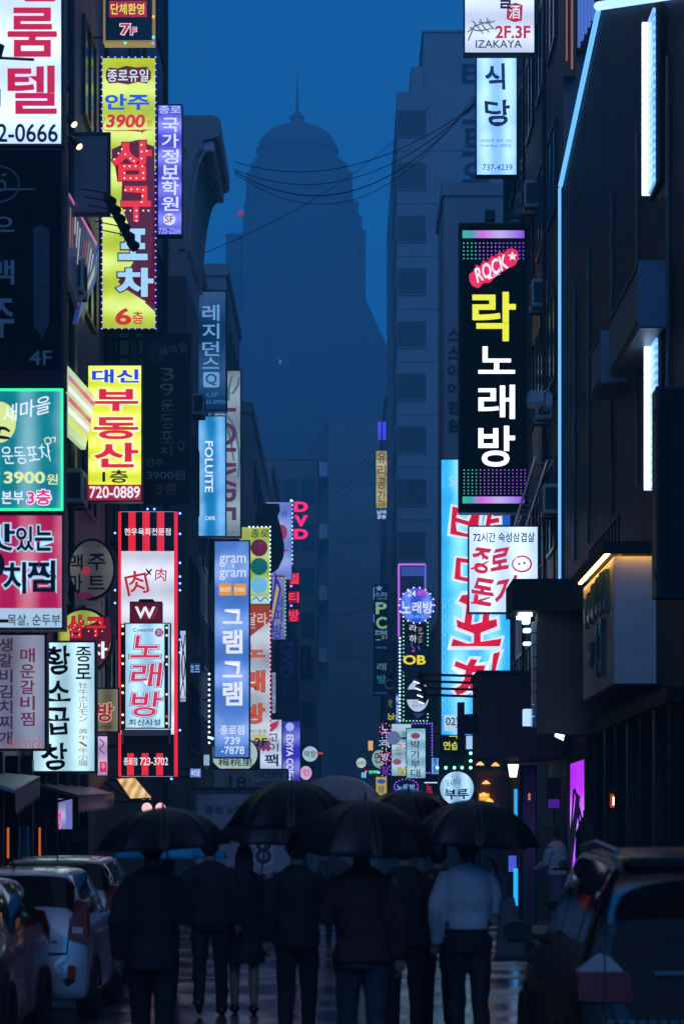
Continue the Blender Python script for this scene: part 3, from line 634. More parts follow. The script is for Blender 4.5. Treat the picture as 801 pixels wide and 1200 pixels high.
s.poly('balloon', [(124, 84), (128, 79), (138, 80), (148, 77), (160, 79), (172, 78), (177, 84), (177, 92), (172, 98), (162, 96), (150, 99), (138, 97), (128, 98), (124, 92)], ink('5c2440'))
s.t('종로유일', 126, 81, 174, 96, ink('d8e8f4'), .03, 2)
s.t('안주', 123, 110, 175, 129, ink('2858d8'), .06, 2)
s.t('3900', 125, 134, 170, 150, ink('d82c3c'), .07, 2, shear=.05); s.t('원', 172, 140, 178, 148, ink('d82c3c'), .01, 2)
s.strokes('underline', [[(123, 138), (123, 152.5), (162, 152.5), (167, 157), (166, 152.5), (178, 152.5)]], 1, ink('a03838'), 2)
s.poly('letter_shade', [(131, 175), (146, 168), (160, 164), (181, 172), (182.4, 300), (182.4, 358), (168, 352), (146, 338), (138, 330), (150, 318), (160, 300), (150, 262), (142, 240), (143, 212), (131, 186)], ink('581828'), 1)
s.poly('letter_shade', [(181, 200), (182.4, 200), (182.4, 366), (170, 355), (178, 300)], ink('581828'), 1)
for ch, a, b_, e, g_ in (('삼', 131, 165, 178, 212), ('구', 142, 218, 177, 260)): s.t(ch, a, b_, e, g_, ink('f03038'), .085, 4, out=DRED, outw=.03)
s.dots('bulb_dots', [(134, 187), (139, 180), (143, 175), (147, 181), (153, 186), (157, 189), (166, 170), (166, 178), (166, 186), (172, 177), (146, 195), (152, 195), (159, 195), (167, 195), (146, 203), (168, 203), (146, 209), (153, 209), (160, 209), (168, 209), (147, 223), (154, 222), (161, 222), (168, 223), (167, 230), (166, 237), (146, 247), (153, 247), (160, 247), (168, 247), (174, 247), (160, 254), (160, 259)], 1.15, ink('fff6d0'), 5)
for ch, a, b_, e, g_ in (('포', 139, 268, 173, 305), ('차', 136, 314, 180, 348)): s.t(ch, a, b_, e, g_, ink('a8d8f4'), .09, 4, out=ink('401428'), outw=.045)
s.t('6', 135, 361, 154, 381, ink('d02c34'), .06, 2); s.t('층', 155, 365, 168, 380, ink('d02c34'), .03, 2)
D = 48.0
s = Sign('floor_sign', 'black sign with a yellow frame, red strip and 7F above the bulb sign', 121, -28, 181, 50, D, mat((.01, .01, .014), .3), rim=.045, depth=.3, frame=lit('b89a48', .45), arms=5.02)
s.r('strip', 128, 1, 172, 20, ink('a81c34')); s.t('단체환영', 130, 4, 169, 17, YEL, .02, 2)
s.t('7', 141, 28, 153, 41, ink('c03048'), .06, 3, out=WHT, outw=.05); s.t('F', 153, 32, 160, 41, ink('c03048'), .06, 3, out=WHT, outw=.05)
s.bulbs('bulb', [(147, 51)], 1.5, lit('30f0b0', 2.5)); s.bulbs('bulb', [(180, 44)], 1.5, lit('30f0b0', 2.5)); s.bulbs('bulb', [(180, 20)], 1.5, lit('ff9030', 2.5)); s.bulbs('bulb', [(179.5, 51)], 1.5, lit('5a5cff', 3.5))
D = 61.0
s = Sign('academy_sign', 'violet academy sign with white column of letters beside the bulb sign', 184, 122, 214, 276, D, lit('5a56d8', .85, .2, 'Z', .8), rim=.03, depth=.35, arms=5.02)
s.t('종로', 186, 124, 212, 133, ink('c8d8f8'), .02); s.t('국가정보학원', 189.5, 138, 209.5, 247, ink('e4ecff'), .03, 2, True, .1)
s.strokes('motif', [[(190, 208), (198, 203), (208, 205)], [(196, 200), (204, 212)]], 1.2, ink('c8c8f8'), 3)
s.e('badge', 198.5, 257, 7, 7, ink('e8ecff'), 1); s.t('SF', 193.5, 252.5, 203.5, 261, ink('8a3868'), .02, 2); s.t('725-2266', 186, 267, 212, 274, ink('a8b8f0'), .02, 2)
D = 77.5
s = Sign('residence_sign', 'dim blue residence sign with a boxed Q, above the blue cafe sign', 228, 340, 266, 482, D, lit('1b4f86', .35, .5, 'Z', 2.5), rim=.05, depth=.4, arms=5.03)
RB = ink('6aa0d0')
for ch, y0, y1 in (('레', 357, 376), ('지', 379, 397), ('던', 400, 417), ('스', 419, 432)): s.t(ch, 237, y0, 257, y1, RB, .03)
s.poly('badge', [(239, 436), (255, 436), (257, 438), (257, 452), (255, 454), (240, 454), (238, 452), (238, 438)], RB); s.t('Q', 241, 438, 254, 452, ink('1b4068'), .02, 2)
s.t('4,5F', 241, 460, 255, 466, ink('3f78a8'), .0); s.t('T.723-0990', 231, 468.5, 264, 473.5, ink('3f78a8'), .0)
D = 84.0
s = Sign('upright_word_sign', 'pale grey sign with purple word turned on its side and leaf pattern', 243, 433, 283, 630, D, lit('98a8b2', .62, .2, 'Z', 2), rim=.05, depth=.4, arms=5.05)
s.t90('LOUVRE', 246, 478, 277, 610, ink('54304e'), .03, 2)
s.strokes('leaf_motif', [[(283 - 15, 470), (268, 455), (272, 440)], [(270, 462), (262, 452), (258, 442)], [(272, 462), (278, 452), (280, 442)], [(262, 482), (274, 500), (280, 530), (279, 560)], [(258, 486), (268, 506), (274, 540)]], 3, ink('4c707c'), 1)
s.t('Luxury', 258, 621, 280, 628, ink('54707c'), .0, 2)
D = 78.2
s = Sign('cafe_sign', 'bright blue cafe sign with its white name turned on its side', 228, 487, 265, 629, D, lit('1f8ac8', .95, .25, 'X', .7), rim=.03, depth=.4, arms=5.03)
s.t90('FOLUITE', 240, 517, 249.5, 577, WHT, .03); s.t('CAFE', 240, 605, 252, 609.5, WHT, .02)
D = 89.0
s = Sign('pork_restaurant_sign', 'tall periwinkle blue sign with white bold syllables and two orange tabs', 250, 633, 293, 889, D, lit('4f7fd0', .95, .16, 'Z', 2.0), rim=.05, depth=.5, arms=5.03)
s.t('gram', 257, 651, 288, 664, ink('e8f0ff'), .01); s.t('x', 271.5, 661.5, 275, 666, ink('e8f0ff'), .0); s.t('gram', 257, 668, 288, 680, ink('e8f0ff'), .01)
for a in (256.5, 273.5): s.poly('tab', [(a + 1, 684), (a + 14, 684), (a + 15, 685), (a + 15, 697), (a + 14, 698), (a + 1, 698), (a, 697), (a, 685)], ink('f0a048'))
s.t('BEEF', 258, 688.5, 270, 693.5, CREAM, .03); s.t('PORK', 275, 688.5, 287, 693.5, CREAM, .03)
for ch, y0, y1 in (('그', 714, 731), ('램', 738, 766), ('그', 775, 794), ('램', 799, 827)): s.t(ch, 261, y0, 284, y1, WHT, .05)
s.t('종로점', 258, 850, 286, 861, WHT, .01); s.t('739', 263, 864, 281, 872.5, WHT, .01); s.t('-7878', 259, 875, 286, 884, WHT, .01)
D = 103.0
s = Sign('traffic_light_sign', 'yellow sign with three big round lamps in red, green and blue', 280, 617, 317, 709, D, lit('b8c848', .75, .12, 'Z', 1.5), rim=.03, depth=.4, arms=4.95)
s.t('종로', 294, 620.5, 315, 630, INK, .02)
for cy_, c in ((642, '6a2038'), (664, '0c6a60'), (686, '78c8f0')):
    V, Fc = ball(X_(303.5, s.D), s.D - .012, Z_(cy_, s.D), 10.2 * s.k, 20, 10); V = np.array(V); V[:, 1] = s.D - .014 + (V[:, 1] - s.D) * .35
    obj('lamp', (V, Fc), lit(c, .8), s.root, smooth=True)
s.rects('ribbon', [(294, 699, 316, 707)], ink('c8e0e8')); s.strokes('motif', [[(295, 704), (300, 700), (305, 705), (310, 700), (315, 704)]], 1.5, ink('208090'), 2)
s.bulbs('border_bulb', edge_pts(292, 617.5, 316.5, 708, 5, 'tr'), .9, lit('c8f0ff', 2.4))
D = 105.0
s = Sign('orange_karaoke_sign', 'white karaoke sign with orange syllables and a red brick corner, below the lamps', 276, 709, 317, 880, D, lit('b9c2cc', .8, .2, 'Z', 2), rim=.03, depth=.4, arms=4.95)
s.poly('corner', [(277, 710), (316, 710), (316, 728), (293, 746), (277, 752)], ink('a8402c'))
s.t('달라', 289, 718, 313, 733, ink('e8c8b8'), .03, 2); s.t('color', 291, 734, 300, 737, ink('e8c8b8'), .0, 2)
for ch, y0, y1 in (('노', 756, 770), ('래', 786, 811), ('방', 825, 848)): s.t(ch, 287, y0, 310, y1, ink('e05830'), .05, 3, out=ink('7c2c20'), outw=.03)
s.t('카드환영', 292, 855, 312, 859.5, INK, .0); s.rects('foot', [(277, 868, 316, 879)], ink('6c4468')); s.dots('motif', [(298, 863), (304, 862), (309, 863), (301, 866), (307, 866)], 2.6, ink('c8c850'), 2); s.t('2F', 298, 865, 316 - 3, 875, INK, .03, 3)
s.bulbs('border_bulb', edge_pts(290, 711, 316.8, 879.5, 5.2, 'rb'), .85, lit('ff7ab0', 2.2))
D = 135.0
s = Sign('tall_pale_sign', 'pale lilac sign with a blue chinese character and red discs, behind the black hanging shape', 303, 588, 342, 680, D, lit('7c90d8', .8, .15, 'Z', 2), rim=.03, depth=.4, arms=4.4)
s.t('秀', 329, 599, 337, 606, ink('2850b8'), .02); s.e('red_disc', 330, 624, 6.5, 9, ink('a03058')); s.strokes('motif', [[(325, 645), (337, 645)]], 3, ink('a03058')); s.e('red_disc', 326, 678 - 1.5, 8, 3, ink('a03058'))
D = 118.0
r = thing('banner_frame', 'black flag shaped board hanging before the pale lilac sign', 'board', W(315, 670, D))
obj('board', prism([W(x, y, D) for x, y in ((297, 602), (308, 602), (308, 590), (327, 590), (328, 598), (325, 605), (329, 618), (333, 640), (332, 652), (326, 666), (318, 672), (297, 672))], (0, .15, 0)), DARK, r)
obj('bracket', J(tube([W(297, 610, D + .1), (-4.3, D + .1, Z_(610, D))], .04), tube([W(297, 660, D + .1), (-4.3, D + .1, Z_(660, D))], .04)), METAL, r)
D = 140.0
r = thing('light_strip', 'string of white, cyan and violet bulbs running down beside the red neon letters', 'light strip', W(341, 663, D))
obj('rail', box(X_(340.3, D), X_(342.3, D), D + .02, D + .14, Z_(664, D), Z_(585, D)), DARK, r)
for c, ks in (('a8f4ff', (0, 1, 3, 4, 6, 7, 9, 10, 13, 14)), ('d070ff', (2, 5, 8, 11, 12, 15))):
    obj('bulb', J(*[ball(X_(341.3, D), D - .02, Z_(587 + i * 4.9, D), .085, 6, 4) for i in ks]), lit(c, 3.0), r)
obj('bracket', tube([W(340.5, 640, D + .1), (-4.25, D + .1, Z_(640, D))], .04), METAL, r)
r = thing('neon_letters', 'red neon letters D, V, D stacked one above another', 'neon sign', W(352, 632, D))
NEON = lit('ff1464', 1.5)
for ch, y0, y1 in (('D', 588, 600), ('V', 604, 617), ('D', 620, 632)):
    p, f = fit(ch, 344.5, y0, 360.5, y1, .09); k = D / F; n = len(p)
    v = np.stack([(p[:, 0] - VX) * k, np.full(n, D - .06), CH + (VY - p[:, 1]) * k], 1)
    obj('letter', (v, f), NEON, r)
obj('back_frame', J(tube([W(352, 586, D + .05), W(352, 633, D + .05)], .04), tube([W(342.5, 600, D + .08), W(352, 600, D + .05)], .03), tube([W(342.5, 625, D + .08), W(352, 625, D + .05)], .03)), METAL, r)
D = 138.0
s = Sign('neon_box_sign', 'dark upright box with three red glowing syllables below the red neon letters', 337, 669, 351.5, 730, D, mat((.03, .006, .012), .4), rim=.03, depth=.35, arms=4.3)
for ch, y0, y1 in (('멀', 672, 684), ('티', 694, 706), ('방', 715, 728)): s.t(ch, 338.5, y0, 350, y1, lit('ff2c48', 1.3), .04); s.r('glow_panel', 338, y0 - 1, 350.5, y1 + 1, lit('8c0c28', .6))
s.bulbs('bulb', [(341, 687), (341, 710)], 1.4, lit('a070ff', 3))
D = 128.0
s = Sign('blue_letter_sign', 'small pale sign with fat blue syllables and a green dotted edge', 318, 676, 335, 750, D, lit('8c8cae', .6, .1, 'Z', 2), rim=.03, depth=.3, arms=4.4)
for ch, y0, y1 in (('피', 714, 729), ('씨', 700, 712), ('방', 731, 749)): s.t(ch, 319, y0, 331, y1, ink('2c48b0'), .06)
s.bulbs('border_bulb', edge_pts(321, 677.5, 334.5, 749, 4.5, 'tr'), .7, lit('30d8b0', 2))
D = 122.0
r = thing('slanted_banner', 'narrow blue and yellow board tilted beside the traffic light sign', 'board', W(321, 735, D))
q = [W(x, y, D) for x, y in ((317, 729), (322, 669), (329.5, 690), (319, 737))]
obj('board', prism(q, (0, .1, 0)), lit('3a3ad0', .6), r)
obj('stripe', prism([(x, D - .02, z) for x, _, z in [W(x, y, D) for x, y in ((317.5, 722), (324, 684), (327, 690), (319, 728))]], (0, .016, 0)), ink('c8b060'), r)
obj('bracket', tube([W(320, 705, D + .12), (-4.35, D + .12, Z_(705, D))], .04), METAL, r)
D = 130.0
s = Sign('unlit_rotated_sign', 'unlit indigo sign with faint letters on their side, under the red syllable box', 323, 749, 350, 824, D, mat((.05, .055, .16), .5), rim=.04, depth=.35, arms=4.4)
s.t90('DVD', 329, 753, 343, 795, mat((.16, .18, .36), .5), .05); s.t('방 X', 330, 800, 343, 818, mat((.12, .13, .28), .5), .02)
s2 = Sign('unlit_round_sign', 'dark ring sign under the unlit indigo sign', 323, 823, 351, 850, 129.0, mat((.03, .035, .06), .4), rim=.05, depth=.3, arms=4.4, shape='disc')
s2.strokes('ring', [[(337 + 10 * math.cos(t), 837 + 10 * math.sin(t)) for t in np.linspace(0, 6.28, 14)], [(337, 837), (341, 832)]], 1.6, mat((.14, .15, .2), .5))
s2 = Sign('wire_sign', 'faint unlit frame sign with scribbled lettering right of the indigo sign', 351.5, 757, 364, 795, 131.0, mat((.02, .022, .035), .5), rim=.04, depth=.15)
s2.strokes('scribble', [[(354, 764), (360, 762), (356, 772), (361, 771)], [(354, 778), (360, 776), (355, 788), (361, 787)]], 1.3, mat((.12, .13, .2), .5))
obj('bracket', tube([W(351.5, 775, 131.1), W(350, 775, 130.6)], .03), METAL, s2.root)
D = 116.0
s = Sign('skewer_sign', 'white sign with navy syllables and a red leaf, left of the violet coffee sign', 304, 843, 330.5, 906, D, lit('c4d4ec', .85, .12, 'Z', 1.2), rim=.03, depth=.3, arms=4.4)
s.poly('leaf', [(313, 856), (318, 848), (327, 844), (325, 852), (318, 858)], ink('c83848')); s.t('고', 314, 860, 326, 869, NAVY, .02); s.t('이', 314, 871, 326, 881, NAVY, .01); s.t('팩', 310, 884, 326, 898, NAVY, .05)
D = 117.0
s = Sign('coffee_sign', 'violet coffee shop sign with white letters turned on their side', 330.5, 845, 352, 918, D, lit('3c34c0', .95, .15, 'Z', 1.5), rim=.03, depth=.3)
s.e('badge', 339.5, 852, 5, 5, ink('a8c8f8')); s.t90('EDIYA COFFEE', 335.5, 861, 343.5, 921, WHT, .03)
obj('bracket', tube([W(331, 850, D + .2), (-4.35, D + .2, Z_(850, D))], .04), METAL, s.root)
s = Sign('round_sign', 'small round white tripe sign glowing just left of the street end', 353.5, 874, 373, 893.5, 170.0, lit('b8d8e8', .9), rim=.05, depth=.3, arms=4.25, shape='disc')
s.t('막창', 356.5, 880, 370, 888, INK, .02)
s = Sign('round_sign', 'small round pink sign below the round white tripe sign', 350.5, 897, 366, 915, 160.0, lit('f0c0e8', .85), rim=.05, depth=.3, arms=4.25, shape='disc')
s.t('인', 355, 901, 362, 909, ink('a838a0'), .02)
s = Sign('half_round_sign', 'white half round sign with chinese characters under the tall blue sign', 246, 861, 303, 907, 92.0, lit('b8d4cc', .75), rim=.05, depth=.3, arms=5.03, shape='disc')
s.t('梅桃里', 256, 889, 296, 898, INK, .02); s.t('전통주점', 264, 900, 288, 903.5, ink('a83848'), .0)
# --- facade boards seen at a grazing angle
def graze(name, label, cat, X, quad, m, stripes=None, mk=None):
    """board on a wall facing across the street; quad of photo points, each gets the depth where its sight line meets x = X"""
    P = []
    for px, py in quad: D_ = X * F / (px - VX); P.append((X, D_, Z_(py, D_)))
    c = np.mean(P, 0); r = thing(name, label, cat, (X, c[1], min(p[2] for p in P)))
    obj('board', prism(P, (-.08, 0, 0)), m, r)
    a, b_, c_, d_ = [np.array(p) for p in P]
    for (u0, v0, u1, v1, mm) in stripes or []:
        q = []
        for u, v in ((u0, v0), (u1, v0), (u1, v1), (u0, v1)):
            q.append((a * (1 - u) + b_ * u) * (1 - v) + (d_ * (1 - u) + c_ * u) * v + np.array([.006, 0, 0]))
        obj('lettering', (q, [(0, 1, 2, 3)]), mm, r)
    obj('bracket', J(tube([c + np.array([-.08, 0, .2]), (-5.0, c[1], c[2] + .2)], .03)), METAL, r)
    return r
st = []
rr = random.Random(3)
for i in range(11): st.append((.05 + i * .085, .12 + rr.random() * .1, .09 + i * .085, .35 + rr.random() * .5, ink(rr.choice(['70304c', '283858', '806a50', 'a0a8b8', '8c2c40']))))
graze('facade_banner', 'printed facade banner of many colours seen edge on, left of the bulb sign', 'banner', -4.75, [(80, 224), (114, 285), (98, 378), (80, 322)], lit('222c40', .45), st + [(.02, .0, .98, .05, ink('c060a0'))])
graze('facade_banner', 'narrow blue and yellow banner edge on under the printed facade banner', 'banner', -4.74, [(98, 340), (116, 290), (112, 330), (90, 380)], lit('2c4a9c', .5), [(.3, .25, .8, .6, ink('a0a860'))])
graze('flag_board', 'white and pink striped board edge on, left of the yellow estate agent sign', 'board', -4.7, [(80, 429), (112, 465), (100, 527), (80, 508)], lit('b8e0a8', .7), [(.0, .12 + i * .16, 1, .20 + i * .16, ink(c)) for i, c in enumerate(('c03878', 'e0e4f0', 'b82868', 'e8e8f4', 'c0e040'))])
# plain panel in front of the bulb sign, its lamps and truss
D = 42.2
s = Sign('blank_panel', 'blank grey sign panel in front of the yellow bulb sign', 83, 155, 129.5, 253, D, mat((.20, .22, .24), .6, var=.15, vscale=1), rim=.06, depth=.1, arms=5.0)
for i, (a, y) in enumerate(((83, 141), (89, 167))):
    r = thing('spotlight', 'lit spotlight ' + ('above' if i == 0 else 'on') + ' the top left corner of the blank grey panel', 'spotlight', W(a, y + 8, D - .5), 'spotlights by the signs')
    c = Vector(W(a, y, D - .5)); obj('lamp', tube([c + Vector((-.1, 0, .1)), c + Vector((.06, -.06, -.08))], [.05, .075], 10), METAL, r)
    obj('bulb', tube([c + Vector((.062, -.062, -.082)), c + Vector((.075, -.075, -.098))], [.062, .05], 10), lit('ffd0a0', 2.5), r)
    obj('arm', tube([c + Vector((-.1, .02, .1)), (-5.0, D - .4, c.z + .15)], .02, 6), METAL, r)
D = 41.2
r = thing('spotlight_rail', 'row of small dark spotlights on a slanting rail across the yellow bulb sign', 'lamp rail', W(126, 285, D))
obj('rail', tube([W(124, 226, D), W(157, 287, D)], .03, 6), DARK, r)
for i in range(6):
    px, py = 127 + i * 5.4, 234 + i * 10.4
    obj('lamp', J(tube([W(px - 2, py - 3, D - .05), W(px + 4, py + 3, D - .15)], [.07, .1], 8)), DARK, r)
    obj('clip', box(X_(px - 1.6, D), X_(px + .6, D), D - .09, D - .05, Z_(py + 1, D), Z_(py - 2.5, D)), lit('d8e4f8', .35), r)  # clips get a faint glow of their own as highlights
for i in range(6): obj('wire', tube([W(95 + i * 4, 221 + i * 9.5, D + .3), W(126 + i * 5, 226 + i * 10, D)], .011, 5), DARK, r)
for (y, x0, x1, D) in ((396, 95, 167, 50), (418, 98, 167, 50)):
    pass
r = thing('pipe_frame', 'two level bars above the yellow estate agent sign', 'frame', W(98, 426, 50))
for y in (397, 418): obj('bar', tube([(-5.02, 50, Z_(y, 50)), W(167, y, 50)], .035, 6), METAL, r)
obj('upright', tube([W(97.5 + 26, 395, 50), W(97.5 + 26, 424, 50)], .03, 6), METAL, r)

# air conditioners on the facades
def ac_unit(label, X, y, z, sgn):
    r = thing('air_conditioner', label, 'air conditioner', (X, y, z), 'air conditioners on the facades')
    a, b = sorted((X, X + sgn * .34)); obj('case', bbox(a, b, y - .42, y + .42, z, z + .62, .025), mat((.45, .46, .47), .5, var=.25, vscale=4), r)
    c = disc(0, 0, 0, .22, .22, .02, 24); v = np.array(c[0]); obj('fan_grille', (np.stack([v[:, 1] + X + sgn * .345 - .01, v[:, 0] + y, v[:, 2] + z + .31], 1), c[1]), DARK, r)
    obj('vent_panel', box(a + .04, b - .04, y - .432, y - .421, z + .08, z + .54), METAL, r)
    obj('bracket', J(box(a, b, y - .3, y - .26, z - .05, z - .004), box(a, b, y + .26, y + .3, z - .05, z - .004)), METAL, r)
    obj('hose', tube([(X + sgn * .1, y + .2, z), (X + sgn * .06, y + .25, z - .5), (X + sgn * .04, y + .25, z - 1.6)], .02, 6), DARK, r)
for lab, y, z in (('grey air conditioner on the left facade just under the printed banner', 43.2, 11.6), ('grey air conditioner on the left facade above the beer mart sign', 43.2, 7.8), ('grey air conditioner high on the corrugated wall beside the bulb sign', 55.5, 16.2), ('grey air conditioner below the curved cornice', 70.2, 14.2)):
    ac_unit(lab, -5.0 if y < 44 else -5.02 if y < 60 else -4.4, y, z, 1)

D = 57.5
s = Sign('half_hidden_sign', 'white lit sign mostly hidden behind the right edge of the striped sign', 198, 738, 219, 824, D, lit('b8cce8', .85, .15, 'Z', .8), rim=.03, depth=.25, arms=5.02)
s.strokes('motif', [[(211, 744), (217, 780), (211, 816)], [(217, 744), (213, 780), (217, 816)]], 1.4, INK); s.t('723-982', 200, 818, 217, 822, INK, .0)
D = 86.0
r = thing('light_strip', 'upright string of white blue bulbs left of the tall blue pork restaurant sign', 'light strip', W(245, 876, D))
obj('rail', box(X_(244, D), X_(246, D), D + .03, D + .1, Z_(876, D), Z_(788, D)), DARK, r)
for y in np.arange(790, 876, 6.2): obj('bulb', ball(X_(245, D), D, Z_(y, D), .04, 6, 4), lit('bfe4ff', 3), r)
obj('bracket', tube([W(244.5, 820, D + .07), (-5.04, D + .07, Z_(820, D))], .03), METAL, r)
D = 88.0
r = thing('tube_lamp', 'pale cyan tube lamp sloping down at the foot of the tall blue sign', 'lamp', W(243, 866, D))
obj('tube', tube([W(234, 861, D), W(250, 866, D)], .05, 8), lit('a8e4ff', 1.6), r); obj('arm', tube([W(236, 861, D), (-5.04, D, Z_(855, D))], .03), METAL, r)
D = 70.0
s = Sign('orange_glow_board', 'brownish shop board with orange light painted into its colour, left of the tall blue pork restaurant sign', 216, 771, 238, 786, D, mat((.30, .16, .09), .6, var=.3, vscale=3), rim=.03, depth=.2, arms=5.0)  # orange light on the board is put into its base colour
s = Sign('dim_blue_sign', 'dim blue shop sign with two pale syllables low behind the striped sign', 219, 776, 236, 790, 69.0, lit('20508c', .5, .2, 'X', .6), rim=.03, depth=.15, arms=5.0)
s.t('호프', 222, 779, 234, 788, ink('80b0e0'), .02)
D = 112.0
s = Sign('narrow_strip_sign', 'very narrow white strip sign of tiny letters right of the orange karaoke sign', 318.5, 788, 323, 836, D, lit('a8b8d0', .7), rim=.01, depth=.2, arms=4.95)
s.t('술한잔노래', 319.2, 790, 322.4, 834, NAVY, .01, 2, True)
for i, (a, b_, c, d_, cc, lab) in enumerate(((222, 900, 236, 912, '5a78d8', 'small blue lit sign at street level beside the box truck'), (213, 922, 221, 946, 'e0a868', 'small amber lit strip at street level left of the box truck'), (238, 884, 246, 898, '9cc8e8', 'tiny pale sign under the tube lamp'))):
    D = 64.0 + 6 * i
    s = Sign('small_lit_sign', lab, a, b_, c, d_, D, lit(cc, .8, .2, 'X', .4), rim=.02, depth=.2, arms=5.02)
    if i == 0: s.t('식당', 224, 902, 234, 910, WHT, .02)

# ================================================================ SIGNS, right side
D = 54.5
s = Sign('izakaya_sign', 'white pub sign with red 2F.3F and bamboo drawing at the top of the frame', 543, -60, 627, 63, D, lit('ccd6ea', .95, .12, 'Z', .8), rim=.03, depth=.3, arms=-4.52)
s.t('2F.3F', 580, 30, 621, 45, ink('c01c34'), .05); s.t('IZAKAYA', 557, 47, 611, 56, INK, .01)
s.t('술', 584, -14, 600, 10, INK, .04); s.poly('stamp', [(594, 6), (604, 3), (612, 6), (611, 24), (602, 26), (593, 22)], ink('b81c34')); s.t('酒', 596, 6, 609, 22, WHT, .01, 2)
s.strokes('bamboo', [[(547, 38), (558, 30), (575, 24)], [(553, 24), (560, 32), (566, 40)], [(562, 22), (566, 31), (573, 38)], [(548, 48), (553, 36), (557, 27)], [(570, 21), (574, 30), (580, 34)], [(550, 32), (560, 36), (578, 33)], [(560, 26), (572, 27), (580, 24)]], 1.8, ink('66707c'))
D = 60.2
s = Sign('restaurant_sign', 'pale blue restaurant sign with two navy brush syllables under the white pub sign', 557, 65, 606, 206, D, lit('8cc2ff', 1.15, .16, 'X', .6), rim=.03, depth=.3, arms=-4.52)
s.t('식', 568, 75, 591, 106, ink('14284c'), .05, 2, wob=.04); s.t('당', 568, 117, 598, 147, ink('14284c'), .05, 2, wob=.04)
s.t('크래프트 맥주 식당', 561.5, 163, 600, 167, ink('2c4468'), .0); s.t('Craft Beer 전문점', 563, 168.5, 598, 172.5, ink('2c4468'), .0); s.t('737-4239', 565, 192.5, 600, 199.5, ink('14284c'), .0)
D = 57.5
s = Sign('music_bar_sign', 'tall black music bar sign with white and yellow glowing syllables and a red guitar badge', 537, 261, 619, 601, D, mat((.010, .009, .012), .55, spec=.2), rim=.04, depth=.45, arms=-4.52)
G5 = ['28c090', '40a0b0', '9a60d8', 'e070e0', 'c890f0', 'b080f0', 'a050e8', '7030d8']
for (ya, yb) in ((270, 279), (582, 590)):
    m = bpy.data.materials.new('gradient_bar'); m.use_nodes = True; t = m.node_tree; b = t.nodes['Principled BSDF']
    tc = t.nodes.new('ShaderNodeTexCoord'); sp = t.nodes.new('ShaderNodeSeparateXYZ'); cr = t.nodes.new('ShaderNodeValToRGB')
    t.links.new(tc.outputs['Generated'], sp.inputs[0]); t.links.new(sp.outputs[0], cr.inputs[0]); t.links.new(cr.outputs[0], b.inputs['Emission Color']); b.inputs['Emission Strength'].default_value = 1.0
    e = cr.color_ramp.elements; e[0].color = lin('2cc090'); e[1].color = lin('8a30e0'); e.new(.32).color = lin('d860d8'); e.new(.6).color = lin('c8b8f0'); e.new(.15).color = lin('40a0a8')
    s.r('light_bar', 541.5, ya, 614, yb, m, 1)
for c, i0, i1 in (('40d0a8', 0, 4), ('b070e8', 4, 10), ('9858f0', 10, 16)):
    mm = lit(c, .75, sample=False)
    s.dots('led_dots', [(543 + i * 4.65, y) for i in range(i0, i1) for y in (285, 289.5, 294, 298.5, 303)], 1.05, mm, 1)
    s.dots('led_dots', [(543.5 + i * 4.75, y) for i in range(i0, i1) for y in (551, 555, 559, 563, 567, 571, 575, 578.5)], .95, mm, 1)
s.poly('guitar_badge', [(549, 322), (556, 316), (557, 310), (562, 312), (566, 305), (571, 307), (575, 300), (581, 301), (584, 295), (590, 297), (594, 292), (600, 291), (606, 294), (607, 304), (603, 311), (592, 316), (580, 324), (574, 331), (566, 332), (560, 338), (553, 335), (550, 330)], lit('e8204c', .95), 2)
s.t('ROCK', 555, 306, 596, 323, WHT, .05, 3, rot=26, shear=.1)
s.poly('star', [(600 + (6 if i % 2 == 0 else 2.5) * math.sin(i * math.pi / 5), 300.5 - (6 if i % 2 == 0 else 2.5) * math.cos(i * math.pi / 5)) for i in range(10)], WHT, 3)
s.t('MUSIC', 571, 321, 586, 325, WHT, .02, 3, rot=27)
s.t('락', 553, 342, 604, 400, lit('e8ea30', 1.0), .04)
WN = lit('f2f6ff', 1.5)
for ch, y0, y1 in (('노', 406, 438), ('래', 451, 491), ('방', 499, 547)): s.t(ch, 560, y0, 603, y1, WN, .035)
D = 53.3
s = Sign('pork_belly_sign', 'white pork belly sign with red brush syllables and a pig snout', 548, 616, 631, 719, D, lit('c8e0ff', 1.1, .16, 'X', .7), rim=.03, depth=.3, arms=-4.52)
s.t('72시간 숙성삼겹살', 554, 624, 626, 635.5, INK, .03)
s.t('종로', 553, 642, 596, 672, ink('d0203c'), .07, 2, wob=.06, shear=.2); s.t('돈가', 553, 676, 606, 710, ink('d0203c'), .07, 2, wob=.06, shear=.2)
s.stroke('snout', [(611 + 11 * math.cos(t), 661 + 9 * math.sin(t)) for t in np.linspace(-2.2, 4.0, 12)], 2.2, ink('d0203c')); s.dots('nostril', [(608, 661), (614, 660)], 1.6, ink('d0203c'))
s.strokes('brush_mark', [[(551, 667), (560, 664), (572, 658)], [(551, 707), (562, 704), (574, 700)]], 2.6, ink('d0203c'))
D = 63.0
s = Sign('seafood_pub_sign', 'tall cyan seafood pub sign with red syllables edged in white and a scale pattern', 516, 538, 598, 862, D, lit('34aaf0', 1.25, .2, 'X', .9), rim=.02, depth=.4, arms=-4.54)
SC_ = [[(x + (2.2 * math.sin(t) if t <= math.pi else 2.2 * math.sin(t)), y + 7 * (1 - math.cos(t)) / 2 * 1.6) for t in np.linspace(0, 2 * math.pi, 12)] for y in [700 + 11 * i for i in range(13)] for x in [520 + 7 * j for j in range(10)]]
s.strokes('scale_pattern', SC_, .55, ink('8cd4f0'), 1)
s.t('Seafood', 526, 558, 566, 570, ink('b0dcf4'), .0)
s.r('deep_band', 572, 560, 597, 720, lit('2060d0', .85), 1)
